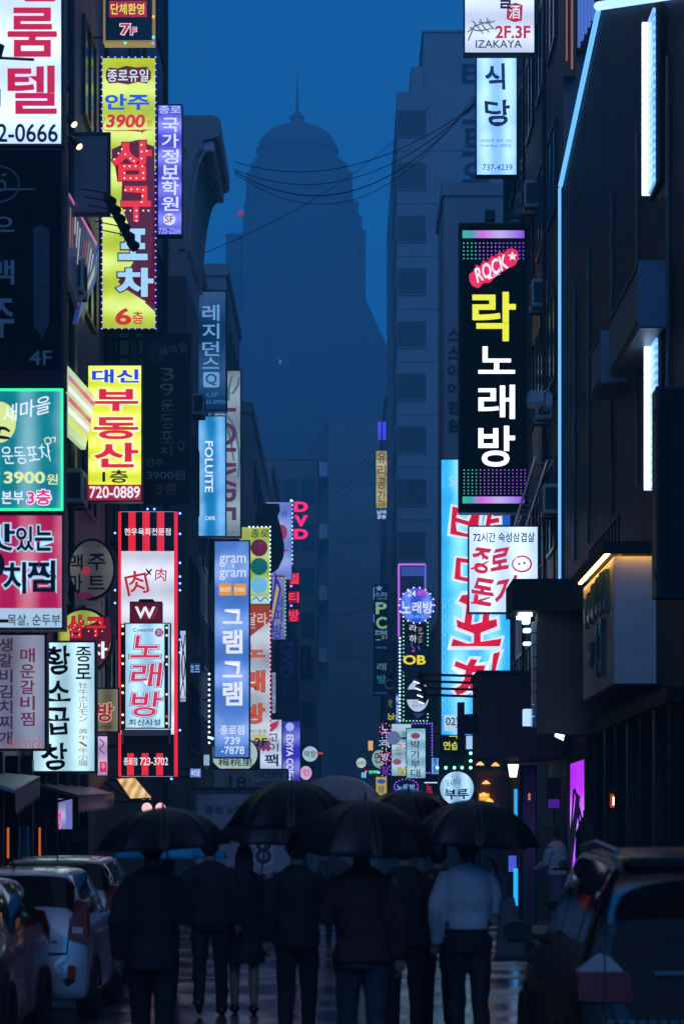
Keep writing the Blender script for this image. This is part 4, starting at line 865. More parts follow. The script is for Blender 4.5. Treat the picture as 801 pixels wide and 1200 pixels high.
for ch, y0, y1, x0, x1 in (('바', 592, 640, 527, 586), ('다', 652, 690, 532, 586), ('포', 698, 762, 531, 588), ('차', 768, 828, 531, 590)): s.t(ch, x0, y0, x1, y1, ink('d8143a'), .035, 3, shear=.22, wob=.07, out=ink('e8f4ff'), outw=.06)
s.r('phone_strip', 520, 838, 550, 857, ink('b4d4ec')); s.t('02) 7', 522, 841, 547, 853, INK, .02, 2)
# karaoke school sign under it
D = 70.0
s = Sign('practice_room_sign', 'black sign with yellow letters and green bulbs below the cyan seafood sign', 515, 864, 552, 901, D, mat((.02, .022, .03), .4), rim=.03, depth=.3, arms=-4.47)
s.t('연습', 519, 869, 537, 879, lit('d8d848', .9), .04); s.rects('lettering', [(526, 861.5, 536, 863.5), (534, 862, 536, 866)], lit('d8d848', .9)); s.strokes('motif', [[(538, 885), (545, 895)], [(546, 885), (546, 897)], [(535, 897), (546, 897)]], 3, mat((.12, .11, .08), .5)); s.e('motif', 526, 890, 6, 4, mat((.09, .1, .12), .5))
s.bulbs('bulb', [(512, 900), (522, 900), (532, 900), (541, 900), (551, 900), (551, 892), (551, 883)], 1.9, lit('90ffd0', 3))
s = Sign('small_lightbox', 'small white lightbox beside the brick bay, left of the cool lantern', 545, 860, 554, 879, 66.0, lit('9cc8f4', 1.0), rim=.02, depth=.5, arms=-4.54)
s = Sign('round_sign', 'round pale blue stew sign glowing above the right hand umbrellas', 514, 903, 556, 945, 66.5, lit('93c4e6', .95, .2, 'X', .5), rim=.03, depth=.25, arms=-4.47, shape='disc')
s.t('오시', 522, 914, 531, 922, INK, .0, wob=.05); s.t('부대', 531, 912, 539, 921, INK, .0); s.t('부루', 521, 925, 549, 937, INK, .05, wob=.05); s.t('전통', 528, 909, 538, 912, ink('b03040'), .0)
# karaoke tower of signs
D = 130.0
r = thing('tube_light_frame', 'upright frame of pink and violet tube light above the round karaoke sign', 'light frame', W(482, 745, D))
obj('box', box(X_(469, D), X_(497, D), D + .05, D + .6, Z_(745, D), Z_(663, D)), mat((.10, .11, .15), .5), r)
obj('lit_panel', box(X_(470, D), X_(496, D), D + .02, D + .048, Z_(675, D), Z_(664, D)), lit('4a66c0', .5), r)
obj('tube', J(tube([W(467, 746, D), W(467, 661.5, D)], .05), tube([W(467, 661.5, D), W(498, 661.5, D)], .05)), lit('c060e8', 1.2), r)
obj('tube', tube([W(498, 661.5, D), W(498, 690, D)], .05), lit('6a6ae8', 1.0), r)
obj('bracket', J(tube([W(497, 700, D + .3), (4.6, D + .3, Z_(700, D))], .05), tube([W(497, 740, D + .3), (4.6, D + .3, Z_(740, D))], .05)), METAL, r)
D = 128.0
s = Sign('round_sign', 'round blue karaoke sign ringed with bulbs, marked 24', 467, 688, 509, 731, D, lit('2c5cd8', .95, .15, 'X', 1), rim=.04, depth=.3, arms=-4.56, shape='disc')
s.t('24', 477, 692, 487, 699, WHT, .03); s.r('tab', 488, 690.5, 499, 700, ink('9030d0')); s.t('코인', 489, 692, 498, 698, ink('e0a0f8'), .0, 2)
for ch, a, b_ in (('노', 470, 481), ('래', 483, 493), ('방', 495, 507)): s.t(ch, a, 705, b_, 719, WHT, .045)
s.t('뜨래아', 480, 720.5, 496, 725, ink('78d0f0'), .03)
s.bulbs('bulb', [(488 + 20.6 * math.cos(R(i * 20)), 709.5 + 21 * math.sin(R(i * 20))) for i in range(18)], .9, lit('ffd8d0', 2))
D = 129.0
s = Sign('column_sign', 'dark column sign with green dotted edge under the round blue karaoke sign', 470, 732, 503, 847, D, mat((.03, .035, .06), .4), rim=.03, depth=.3, arms=-4.56)
s.t('라', 479.5, 732, 488, 740, WHT, .01); s.t('하', 479.5, 744, 488, 753, WHT, .01); s.t('생', 482, 785, 490, 791, WHT, .02)
s.t90('aha', 490, 735, 496, 754, ink('a09080'), .0)
s.bulbs('border_bulb', [(472.5, y) for y in np.arange(728, 846, 4.6)], .75, lit('90f0b0', 2)); s.bulbs('border_bulb', [(501, y) for y in np.arange(730, 757, 4.4)] + [(x, 845) for x in np.arange(472, 502, 4)] + [(501, y) for y in (837, 841)], .75, lit('90f0b0', 2))
s.dots('red_dot', [(484, 763)], 1.8, ink('f02050')); s.poly('blue_wedge', [(483, 836), (498, 836), (489, 842)], ink('2c3c78'))
s.strokes('motif', [[(483, 752), (482, 757), (486, 761)], [(489, 757), (492, 762)]], 1.3, ink('5060c0'))
D = 131.5
r = thing('light_strip', 'long strip of white dots down the left of the karaoke sign column', 'light strip', W(468, 850, D))
obj('rail', box(X_(467, D), X_(469.4, D), D + .03, D + .2, Z_(850, D), Z_(746, D)), DARK, r)
obj('bulb', J(*[ball(X_(468.2, D), D, Z_(y, D), .06, 6, 4) for y in np.arange(748, 850, 4.2)]), lit('b8d8ff', 2.4), r)
obj('bracket', tube([W(469, 800, D + .15), (4.6, D + .15, Z_(800, D))], .04), METAL, r)
s = Sign('blue_strip_sign', 'narrow blue sign left of the white half round beer sign', 463, 813, 468, 850, 133.0, lit('2c68d0', .8), rim=.02, depth=.3)
s.t('막걸리', 464, 816, 467.3, 846, WHT, .02, 2, True); obj('bracket', tube([W(467.5, 830, 133.2), W(470, 830, 131.7)], .03), METAL, s.root)
s = Sign('beer_sign', 'black oval beer sign with two fat yellow letters', 471, 764, 501, 797, 126.5, mat((.015, .015, .02), .3), rim=.04, depth=.25, shape='disc', arms=-4.56)
s.t('OB', 472, 768, 498.5, 779, lit('e8d838', 1.1), .06, 3, out=DARK, outw=.04)
s = Sign('round_sign', 'white round sign with a grey band across it under the yellow beer letters', 475, 797, 503, 835, 126.0, lit('c4d8ee', .9), rim=.04, depth=.25, shape='disc', arms=-4.56)
s.r('band', 475, 808, 503, 820, mat((.06, .07, .09), .4), 2); s.t('MAX', 480, 810, 497, 819, mat((.12, .13, .16), .4), .03, 3); s.t('생맥주', 482, 822, 494, 825, ink('6878c8'), .0, 3); s.t('BEER', 483, 826, 494, 829, ink('6878c8'), .0, 3)
# signs at the far right
D = 172.0
s = Sign('yellow_sign', 'narrow yellow sign with a column of brown letters high on the grey tower', 440, 528, 453.5, 596, D, lit('c8b43c', .7, .15, 'Z', 2), rim=.03, depth=.3, arms=-3.4)
for ch, y0 in (('유', 530), ('리', 545), ('공', 560), ('간', 575)): s.t(ch, 442, y0, 452, y0 + 13, ink('5c3038'), .02)
s.t('7층', 443, 589, 451, 594, INK, .0)
s = Sign('blue_sign', 'tiny blue and white sign right under the narrow yellow sign', 440, 596.5, 453.5, 609, D, lit('1c4c98', .7), rim=.02, depth=.3, arms=-3.4)
s.t('남여', 441.5, 598, 452, 602.5, WHT, .02); s.t('공용', 441.5, 603.5, 452, 608, WHT, .02)
D = 178.0
r = thing('light_bars', 'pair of short violet light bars above the narrow yellow sign', 'light bars', W(447, 515, D))
for a in (442.5, 448): obj('tube', bbox(X_(a, D), X_(a + 4, D), D, D + .2, Z_(515, D), Z_(494, D), .03), lit('5048f0', .9), r)
obj('bracket', tube([W(445, 500, D + .25), (3.45, D + .25, Z_(500, D))], .05), METAL, r)
D = 160.0
s = Sign('pc_room_sign', 'dark computer room sign with big pale green letters P and C', 437, 684, 455, 789, D, mat((.02, .035, .07), .5), rim=.03, depth=.3, arms=-3.4)
PG = ink('8cb884'); s.t('P', 440, 706, 453, 720, PG, .05); s.t('C', 440.5, 723, 453, 737, PG, .05); s.t('ZONE', 439, 739, 453.5, 744, ink('7ca8c8'), .02); s.t('스타', 439, 694, 453.5, 699.5, ink('6a9cc8'), .02); s.t('라이트', 442, 700.5, 453.5, 703, ink('6a9cc8'), .0)
s.poly('star', [(444 + (5 if i % 2 == 0 else 2) * math.sin(i * math.pi / 5), 689.5 - (4.4 if i % 2 == 0 else 1.8) * math.cos(i * math.pi / 5)) for i in range(10)], ink('6a9cc8'))
s.strokes('edge_light', [[(437.8, 688), (437.8, 703)], [(437.8, 720), (437.8, 730)], [(440, 750), (446, 750)]], .9, ink('78b0e0')); s.t('51', 447, 745, 453, 749, ink('a0a060'), .02); s.t('게임방', 440, 757.5, 453, 760.5, ink('3c70c0'), .0); s.t('래', 441.5, 777, 452, 786, ink('6a8c88'), .0)
s = Sign('dim_teal_sign', 'dim sign with one teal syllable and a faint ring, under the pale green letters', 437, 789.5, 460, 816, 158.0, mat((.02, .032, .06), .5), rim=.02, depth=.3, arms=-3.5)
s.t('방', 442, 791, 452, 801, ink('2c8c98'), .0); s.strokes('ring', [[(456 + 5 * math.cos(t), 802 + 5 * math.sin(t)) for t in np.linspace(0, 5.8, 10)]], .8, ink('4a4078')); s.t('대박닷컴', 439, 811, 453, 814, ink('2c58b0'), .0)
s = Sign('yellow_letter_sign', 'small dark sign with yellow letters bh above the syllable bulbs', 453, 818, 466, 846, 150.0, mat((.03, .035, .05), .5), rim=.03, depth=.25, arms=-3.5)
s.t('bh', 454.5, 836, 464, 844, ink('c8c050'), .03); s.t('치킨', 455, 820, 459, 829, ink('a8a060'), .0)
D = 124.0
r = thing('bulb_letter_sign', 'stack of four little bulb ringed discs spelling karaoke at the far right', 'sign', W(450, 910, D))
for i, (ch, yc) in enumerate((('노', 855), ('래', 871), ('방', 887), ('장', 903))):
    dd = obj('letter_disc', disc(X_(451, D), D, Z_(yc, D), 7 * D / F, 7.4 * D / F, .2), mat((.05, .03, .09), .4), r)
    p, f = fit(ch, 446.5, yc - 4.5, 455.5, yc + 4.5, .03); k = D / F
    obj('syllable', (np.stack([(p[:, 0] - VX) * k, np.full(len(p), D - .01), CH + (VY - p[:, 1]) * k], 1), f), ink('e8c8f8') if i < 3 else ink('8040c8'), dd)
    obj('bulb', J(*[ball(X_(451 + 6.6 * math.cos(R(a)), D), D - .02, Z_(yc + 7 * math.sin(R(a)), D), .03, 5, 4) for a in range(0, 360, 40)]), lit(['ff5090', '60f0c0', 'ff5090', 'a050ff'][i], 2.5), dd)
obj('bracket', J(tube([W(451, 848, D + .25), W(451, 910, D + .25)], .05), tube([W(451, 880, D + .25), (4.6, D + .25, Z_(880, D))], .05)), METAL, r)
r = thing('round_lamp', 'grey white globe lamp in front of the white signs at the far right', 'lamp', W(461, 873, 118))
obj('globe', ball(X_(461, 118), 118, Z_(865, 118), 8.2 * 118 / F, 20, 12), lit('7c90c0', .55), r, smooth=True); obj('bracket', tube([(X_(461, 118), 118.3, Z_(865, 118)), (4.5, 118.3, Z_(865, 118))], .04), METAL, r)
D = 119.0
s = Sign('meat_sign', 'white meat restaurant sign with red syllable and a 24, partly behind the army stew sign', 458, 848, 482, 910, D, lit('9cc4d4', .85, .15, 'Z', 1), rim=.03, depth=.25)
s.t('고기', 462, 871, 480, 881, ink('c03048'), .01); s.t('종로', 470, 858, 476, 869, INK, .0, 2, True); s.t('숯불구이', 464, 882, 476, 885, INK, .0); s.e('motif', 465, 893, 5, 3.5, ink('a85068')); s.t('24', 466, 900, 476, 908, ink('d8d040'), .05, 3, out=INK, outw=.05)
obj('bracket', tube([W(470, 852, D + .3), (4.5, D + .3, Z_(852, D))], .04), METAL, s.root)
D = 113.0
s = Sign('army_stew_sign', 'pale aqua stew sign with a brown column of letters and purple light border', 475.5, 853, 499, 913, D, lit('8cc0d4', .9, .15, 'Z', .8), rim=.04, depth=.3)
for ch, y0 in (('박', 868), ('가', 879.5), ('부', 891), ('대', 901.5)): s.t(ch, 481, y0, 492, y0 + 9.5, ink('4c2c34'), .02)
s.e('motif', 486.5, 862.5, 5.5, 3.5, ink('a04058')); s.t('부대찌개', 481, 909, 493, 911.3, INK, .0); s.t('의정부 원조', 494, 886, 496, 903, ink('506878'), .0)
obj('bracket', J(tube([W(499, 860, D + .2), (4.5, D + .2, Z_(860, D))], .04)), METAL, s.root)
r = thing('dotted_light_frame', 'purple dotted light frame behind the army stew sign', 'light frame', W(495, 906, 114))
obj('back', box(X_(482, 114), X_(507, 114), 114.05, 114.2, Z_(907, 114), Z_(847, 114)), mat((.05, .05, .1), .5), r)
obj('bulb', J(*[ball(X_(x, 114), 114, Z_(y, 114), .035, 5, 4) for x, y in edge_pts(483, 848, 506, 906, 3.4, 'trb')]), lit('8850ff', 2.5), r)
obj('bracket', tube([W(507, 870, 114.1), (4.5, 114.1, Z_(870, 114))], .04), METAL, r)
s = Sign('oval_sign', 'dark oval karaoke sign with pink bulbs low above the umbrellas', 461, 913, 490, 931, 104.0, mat((.03, .03, .09), .4), rim=.03, depth=.25, shape='disc')
s.t('노래방', 464.5, 919, 486, 926.5, lit('78b8f8', 1.0), .03); s.bulbs('bulb', [(475.5 + 14 * math.cos(R(a)), 922 + 8.6 * math.sin(R(a))) for a in range(0, 360, 18)], .6, lit('c060ff', 2.2)); obj('bracket', tube([W(488, 915, 104.2), (4.5, 104.2, Z_(915, 104.2))], .04), METAL, s.root)
s = Sign('red_sign', 'small dark sign with red letters right of the oval karaoke sign', 496, 916, 513, 938, 99.0, mat((.05, .01, .02), .4), rim=.03, depth=.25, arms=-4.47)
s.t('노래', 499, 919, 506, 934, lit('e0204c', .9), .03, 2, True); s.r('strip', 496.5, 916.5, 512.5, 918, lit('d0e0ff', 1.2), 2)
s = Sign('round_sign', 'small round white sign with one dark syllable left of the stacked bulb discs', 434.5, 878, 453, 901, 140.0, lit('a8c4b8', .7), rim=.05, depth=.3, shape='disc', arms=-4.5)
s.t('면', 439, 882, 446, 894, INK, .03); s.strokes('motif', [[(448, 880), (450, 898)]], 2, ink('d8c840'))
s = Sign('round_sign', 'tiny round white sign with three coloured letters at the street end', 416.5, 887.5, 429.5, 901, 150.0, lit('c0d8d8', .9), rim=.04, depth=.3, shape='disc', arms=-4.5)
for c, a, ch in (('d03858', 418.5, '노'), ('309048', 421.8, '래'), ('c0a020', 425.2, '방')): s.t(ch, a, 892, a + 3, 896.5, ink(c), .04)
s = Sign('green_sign', 'thin green neon strip sign under the round white signs', 431, 902, 446, 908, 138.0, mat((.01, .05, .03), .4), rim=.01, depth=.2, arms=-4.5)
s.t('안마방', 432, 903, 445, 907, lit('50ffb0', 1.6), .05); s.bulbs('bulb', [(428.5, 904.5)], 1.5, lit('ff3838', 2))
s = Sign('yellow_beer_sign', 'small yellow sign with a blue oval low at the far right', 439.5, 910, 453.5, 936, 120.0, lit('c8a838', .85), rim=.03, depth=.25, arms=-4.5)
s.e('badge', 446.5, 916, 5, 2.8, ink('2858c0')); s.t('알', 442.5, 921, 450.5, 929, ink('4c5078'), .03); s.t('호프', 444, 931, 450, 934, ink('4c5078'), .0)

# ---------------------------------------------------------------- boxes, canopies and lamps on the right
# beige sign box with a warm light under its lid and dark green letters
r = thing('beige_sign_box', 'big beige box on the right facade with warm light under its lid', 'sign box', (4.2, 36.5, 3.7))
Dn, Df, X = 34.4, 38.9, 3.9
zb, zt = Z_(801, Dn), Z_(652, Dn)
BEI = mat((.76, .72, .68), .7, var=.12, vscale=1.5, bump=.1, bscale=60)
obj('wall', box(X, 8.2, Dn, Df, zb, zt), BEI, r)
obj('bottom_trim', J(box(X - .02, 8.2, Dn - .03, Df, zb - .05, zb - .003)), DARK, r)
obj('lid', J(box(X - .18, X - .16, Dn - .18, Df, zt + .015, zt + .2), box(X - .16, 8.2, Dn - .18, Dn - .16, zt + .015, zt + .2), box(X - .16, 8.2, Dn - .16, Df, zt + .1, zt + .2), box(X + .12, 8.2, Dn + .12, Df - .1, zt + .003, zt + .1), box(X + .8, 8.2, Dn + .3, Df - .2, zt + .2, zt + 1.1)), DARK, r)
obj('light_strip', box(X - .08, X - .03, Dn + .02, Df - .1, zt + .07, zt + .097), lit('ffc468', 15), r)
obj('light_strip', box(X - .02, 5.4, Dn - .1, Dn - .06, zt + .07, zt + .097), lit('ffc468', 9), r)
GR = mat((.02, .07, .06), .4)
for i, (y, a, h, zz) in enumerate(((35.0, .34, .62, 1.1), (35.55, .32, .62, 1.12), (36.1, .32, .58, 1.14), (36.7, .34, .55, 1.14), (37.3, .34, .5, 1.12), (37.9, .3, .48, 1.1), (35.6, .3, .85, .2), (36.2, .3, .8, .22), (37.0, .42, .4, .42))):
    q = [box(X - .07, X - .003, y, y + a * .3, zb + zz, zb + zz + h), box(X - .07, X - .003, y + a * .3, y + a, zb + zz + h * .72, zb + zz + h), box(X - .07, X - .003, y + a * .3, y + a, zb + zz + h * .1, zb + zz + h * .3)]
    obj('letter', J(*q), GR, r)
# polythene-wrapped railing on the box
obj('railing', J(*[tube([(X + .1, y, zt + .2), (X + .1, y, zt + .62)], .015, 5) for y in np.arange(34.7, 38.8, .45)], tube([(X + .1, 34.6, zt + .62), (X + .1, 38.8, zt + .62)], .02, 6)), METAL, r)
# hanging black box
s = Sign('hanging_box', 'black hanging sign box at the right edge, in front of a light bar', 768, 453, 925, 700, 24.0, mat((.03, .032, .034), .6, .0, var=.3, vscale=2, spec=.2), rim=.03, depth=.35, arms=-4.6)
[obj('hinge', tube([W(767.5, y, 23.95), W(767.5, y + 12, 23.95)], .02, 8), STEEL, s.root) for y in (480, 668)]
# canopy with its concrete panel
D = 40.6
r = thing('concrete_canopy', 'dark concrete canopy and panel left of the beige box, with cool downlights', 'canopy', (3.6, D, 3.3))
CO = mat((.11, .105, .10), .8, var=.25, vscale=1.2, bump=.2, bscale=25)
obj('panel', box(X_(629, D), 4.49, D, D + .5, Z_(860, D), Z_(719, D)), CO, r)
obj('roof', box(X_(598, D), 4.49, D - .5, D + 1.2, Z_(718.5, D), Z_(682, D)), DARK, r)
for (px, dd) in ((615, .0), (616, .6)): obj('downlight', cyl(X_(px, D), D + dd, Z_(718.5, D) - .05, Z_(718.5, D) - .003, .12, 16), lit('d0f4ff', 6), r)
obj('tiled_edge', J(*[box(X_(624, D), X_(628.6, D), D + .05, D + .4, Z_(728 + i * 14 + 12.5, D), Z_(728 + i * 14, D)) for i in range(9)]), mat((.25, .32, .36), .2), r)
D = 41.5
r = thing('cool_lantern', 'small box lamp glowing pale blue beside the concrete panel', 'lamp', W(620, 852, D))
obj('shade', bbox(X_(613, D), X_(627.5, D), D, D + .22, Z_(851, D), Z_(831, D), .012), lit('9cc0ff', 1.3), r)
obj('frame', J(box(X_(612.5, D), X_(628, D), D - .01, D + .23, Z_(853, D), Z_(851.2, D)), box(X_(612.5, D), X_(628, D), D - .01, D + .23, Z_(830.8, D), Z_(829, D))), METAL, r)
obj('arm', tube([W(627, 840, D + .1), (3.5, D + .1, Z_(840, D))], .02), METAL, r)
for i, (y0, y1, xo) in enumerate(((723, 731, 612), (736, 741, 613), (752, 756, 613))):
    D = 44.5 + i * 2
    r = thing('window_lamp', ['largest', 'middle', 'smallest'][i] + ' of the pale window lamps receding under the concrete canopy', 'lamp', W(xo, y1, D), 'lamps receding under the canopy')
    obj('tube', bbox(X_(xo, D), X_(xo + 9, D), D, D + .2, Z_(y1, D), Z_(y0, D), .015), lit('b8e4ff', 1.8), r)
    obj('arm', tube([W(xo + 9, (y0 + y1) / 2, D + .1), (4.5, D + .1, Z_((y0 + y1) / 2, D))], .02), METAL, r)
# brick bay with spotlight arms
D = 48.0
r = thing('brick_bay', 'dark brick bay jutting from the right facade below the seafood sign', 'bay', (3.6, D, 3.4))
obj('wall', box(X_(561, D), 4.49, D, D + 2.4, Z_(887, D), Z_(790, D)), BRICK, r)
obj('cap', box(X_(558.5, D), 4.49, D - .08, D + 2.45, Z_(789.8, D), Z_(786, D)), DARK, r)
obj('side_box', J(box(X_(537, D), X_(545, D), D + .3, D + .6, Z_(878, D), Z_(822, D)), box(X_(546, D), X_(560, D), D + .3, D + 1, Z_(858, D), Z_(836, D))), DARK, r)
for i in range(4):
    D = 47.8 + i * .35; y = 791 + i * 8
    r = thing('arm_spotlight', ['topmost', 'second', 'third', 'lowest'][i] + ' spotlight arm reaching left from the brick bay', 'spotlight', W(560, y, D), 'spotlight arms on the brick bay')
    obj('arm', tube([W(562, y + 1.5, D + .1), W(493 + i * 3, y - .5, D)], .026, 6), DARK, r)
    obj('lamp', tube([W(494 + i * 2, y - 1, D), W(488 + i * 2, y + 8, D - .1)], [.05, .085], 8), DARK, r)
    obj('bulb', tube([W(487.8 + i * 2, y + 8.4, D - .1), W(487.4 + i * 2, y + 9.4, D - .1)], [.07, .06], 8), lit('e0f0ff', 1.6), r)
# street-level right: posts, windows, lanterns
r = thing('dark_shopfront', 'dark panelled shopfront under the beige box at the right edge', 'shopfront', (4.5, 38, 0))
PAN = mat((.06, .058, .06), .5, var=.2, vscale=2)
for i, y in enumerate(np.arange(31.3, 43.5, 1.55)):
    obj('pillar', box(4.28, 4.495, y, y + .3, 0, 3.55), PAN if i % 2 else DARK, r)
    obj('panel', box(4.42, 4.495, y + .303, y + 1.547, 0, .9), DARK, r)
    obj('pane', box(4.44, 4.47, y + .303, y + 1.547, .9, 3.3), GLASS, r)
obj('lintel', box(4.2, 4.495, 31.1, 43.7, 3.552, 3.75), DARK, r)
D = 38.4
r = thing('wall_lantern', 'amber glowing wall lantern on the dark right shopfront', 'lantern', W(730, 948, D))
x, z = X_(730, D) - .15, Z_(938, D)
obj('glass', cyl(x, D, z - .12, z + .1, .065, 12), lit('c84a18', .5), r); obj('flame', cyl(x, D - .085, z - .08, z + .05, .028, 8), lit('ffe0a0', 5), r)
obj('cap', J(cyl(x, D, z + .103, z + .17, .1, 12, .03), cyl(x, D, z - .16, z - .133, .09, 12), tube([(x, D, z + .15), (x + .12, D, z + .2), (4.3, D, z + .1)], .015, 6)), METAL, r)
D = 52.0
r = thing('door_lantern', 'white warm lantern over the far doorway right of the umbrellas', 'lantern', W(601, 912, D))
x, z = X_(601, D), Z_(903, D)
obj('glass', J(tube([(x, D, z - .15), (x, D, z + .13)], [.075, .12], 4)), lit('ffdcb8', 2.2), r)
obj('cap', J(cyl(x, D, z + .133, z + .2, .15, 8, .03), tube([(x, D, z + .18), (4.5, D, z + .22)], .025, 6), box(X_(594, D), 4.5, D + .05, D + .15, z + .24, z + .3)), METAL, r)
# warm little bar under the round stew sign
D = 64.0
r = thing('lit_bar_front', 'small bar front with warm hanging lamps behind the right hand umbrella', 'shopfront', (4.1, D, 0))
obj('back_wall', box(3.55, 4.515, D, D + .2, 0, 3.6), mat((.10, .085, .08), .7, var=.3), r)
for (a, y, sz) in ((562, 897, 1), (569, 919, 1.5), (566, 933, 3.2), (580, 898, 1), (573, 940, 2)):
    obj('lamp_shade', tube([(X_(a, D), D - .1, Z_(y, D)), (X_(a, D), D - .1, Z_(y, D) + .09)], [.12, .03], 10), lit('ffb060', 1.5), r)
obj('lit_pane', box(X_(561, D), X_(573, D), D - .03, D - .003, Z_(939, D), Z_(930, D)), lit('f0a830', .9), r)
obj('lit_pane', box(X_(602, 55), X_(606, 55), 55, 55.04, Z_(960, 55), Z_(925, 55)), lit('30b0f0', .9), r)
r = thing('glass_door', 'teal glazed door beside the warm lantern', 'door', W(620, 1100, 50))
obj('leaf', box(X_(612, 50), X_(627, 50), 50, 50.06, 0, Z_(900, 50)), mat((.06, .12, .13), .2), r); obj('handle', bbox(X_(618.5, 50), X_(621, 50), 49.96, 49.997, Z_(938, 50), Z_(930, 50), .005), lit('e0a070', .5), r)  # the handle's highlight is a glow put into its material
obj('frame', frame_rect(X_(609.5, 50), X_(629, 50), 0, Z_(897, 50), 50.07, 50.16, .06), DARK, r)
r = thing('blue_light_panel', 'upright cyan light panel at the side of the right hand doorway', 'light panel', W(604, 1062, 47))
obj('panel', box(X_(601.5, 47), X_(606.5, 47), 47, 47.06, Z_(1062, 47), Z_(1018, 47)), lit('28b0f0', 1.0), r); obj('arrow_panel', box(X_(596, 47), X_(605, 47), 47.07, 47.12, Z_(1022, 47), Z_(1003, 47)), lit('5060d8', .7), r)
obj('post', box(X_(607, 47), X_(609, 47), 47, 47.1, 0, Z_(990, 47)), DARK, r)
# purple lit window
r = thing('purple_window', 'shop window glowing bright purple behind the leaning board', 'window', (4.5, 45.5, 1.0))
obj('pane', box(4.46, 4.497, 43.9, 47.0, 1.2, 3.25), lit('a81cf0', 1.3, .2, 'Z', 2), r); obj('pane', box(4.46, 4.497, 47.25, 47.45, .7, 3.25), lit('8018d8', .9), r)
obj('frame', J(box(4.42, 4.498, 47.003, 47.247, .6, 3.3), box(4.42, 4.498, 43.85, 47.5, 3.253, 3.36), box(4.42, 4.498, 43.8, 43.897, .6, 3.25)), DARK, r)
D = 43.7
s = Sign('notice_board', 'grey notice sheet with a purple lower band left of the purple window', 641, 912, 656, 948, D, mat((.10, .10, .14), .6), rim=.015, depth=.04, frame=DARK)
s.r('band', 641.5, 937, 655.5, 947.5, lit('5c20b0', .5)); s.t('영업중', 643, 916, 654, 922, DARK, .0); s.t('환영합니다', 643, 925, 654, 930, DARK, .0)
obj('post', box(X_(648, D), X_(649.5, D), D + .045, D + .1, 0, Z_(912, D)), DARK, s.root)
# blue triangle lamp under the canopy
r = thing('blade_lamp', 'thin cool white blade lamp hanging under the concrete panel', 'lamp', W(655, 868, 40.2))
obj('tube', J(tube([W(650, 861, 40.2), W(661, 863, 40.2)], .02), tube([W(650, 862, 40.2), W(660, 867, 40.2)], .018)), lit('c8f0ff', 3), r); obj('hanger', tube([W(655, 861, 40.3), W(655, 859.8, 40.6)], .015), METAL, r)
# things on the dark side building above the strip
r = thing('warm_sign_edge', 'narrow upright sign with a dim orange glow high on the right', 'sign', W(665, 88, 48.7))
obj('board', box(X_(660, 48.7), X_(675, 48.7), 48.75, 48.99, Z_(88, 48.7), Z_(-40, 48.7)), mat((.12, .09, .07), .6), r); obj('glow_strip', J(box(X_(663, 48.7), X_(664.5, 48.7), 48.72, 48.748, Z_(70, 48.7), Z_(-40, 48.7)), box(X_(669, 48.7), X_(671, 48.7), 48.72, 48.748, Z_(80, 48.7), Z_(-40, 48.7))), lit('d08860', .4), r)
r = thing('blue_sign_edge', 'stack of pale blue lit bars high on the right above the strip', 'sign', W(684, 52, 48.6))
obj('lit_bar', J(*[box(X_(678 + i * 4, 48.6), X_(680.5 + i * 4, 48.6), 48.7, 48.9, Z_(50 - i * 8, 48.6), Z_(-40, 48.6)) for i in range(5)]), lit('5a80d8', .6), r); obj('back', box(X_(676, 48.6), X_(700, 48.6), 48.905, 48.99, Z_(54, 48.6), Z_(-40, 48.6)), DARK, r)
D = 60
r = thing('crumpled_banner', 'pale crumpled banner catching warm and blue light right of the restaurant sign', 'banner', W(620, 262, D))
bm_ = []; nx_, nz_ = 8, 14
for j in range(nz_ + 1):
    for i in range(nx_ + 1):
        u, v = i / nx_, j / nz_; px = 605 + 24 * u + 6 * (1 - v) + rr.uniform(-.8, .8) - v * 4; py = 182 + v * (78 - 6 * u) + rr.uniform(-1, 1)
        bm_.append((X_(px, D), D + rr.uniform(-.12, .12), Z_(py, D)))
obj('sheet', (bm_, [(j * (nx_ + 1) + i, j * (nx_ + 1) + i + 1, (j + 1) * (nx_ + 1) + i + 1, (j + 1) * (nx_ + 1) + i) for j in range(nz_) for i in range(nx_)]), mat((.45, .48, .5), .3, var=.4, vscale=3), r)
obj('pole', tube([W(611, 181, D), (4.53, D, Z_(181, D))], .03), METAL, r)
obj('lamp', tube([W(612, 180.5, D - .2), W(622, 181.5, D - .2)], .05, 8), lit('ffb888', 1.0), r)
for (a, y, n_) in ((628, 465, 'wide'), (643, 468, 'narrow')):
    r = thing('wall_unit', n_ + ' pale grey wall box right of the music bar sign', 'wall box', W(a, y + 8, 50.5), 'grey wall boxes')
    wd = 9 if n_ == 'wide' else 4
    obj('case', bbox(X_(a - wd, 49.5), X_(a + wd, 49.5), 49.5, 50.1, Z_(y + 8, 49.5), Z_(y - 8, 49.5), .03), mat((.4, .42, .45), .5), r)
    obj('bracket', tube([W(a, y, 50.1), (4.53, 50.1, Z_(y, 50.1))], .03), METAL, r)
r = thing('roof_gear', 'small rig of boxes standing on top of the music bar sign', 'rig', W(575, 261, 57.8))
obj('box', J(bbox(X_(568, 57.8), X_(580, 57.8), 57.75, 58, Z_(258, 57.8), Z_(246, 57.8), .02), box(X_(590, 57.8), X_(614, 57.8), 57.75, 57.95, Z_(255, 57.8), Z_(251, 57.8))), METAL, r); obj('leg', J(*[tube([W(a, 258 if a < 585 else 255, 57.85), W(a, 261, 57.85)], .02) for a in (570, 578, 595, 610)]), METAL, r)
r = thing('fire_ladder', 'steel ladder slanting down the dark facade right of the music bar sign', 'ladder', W(625, 610, 56))
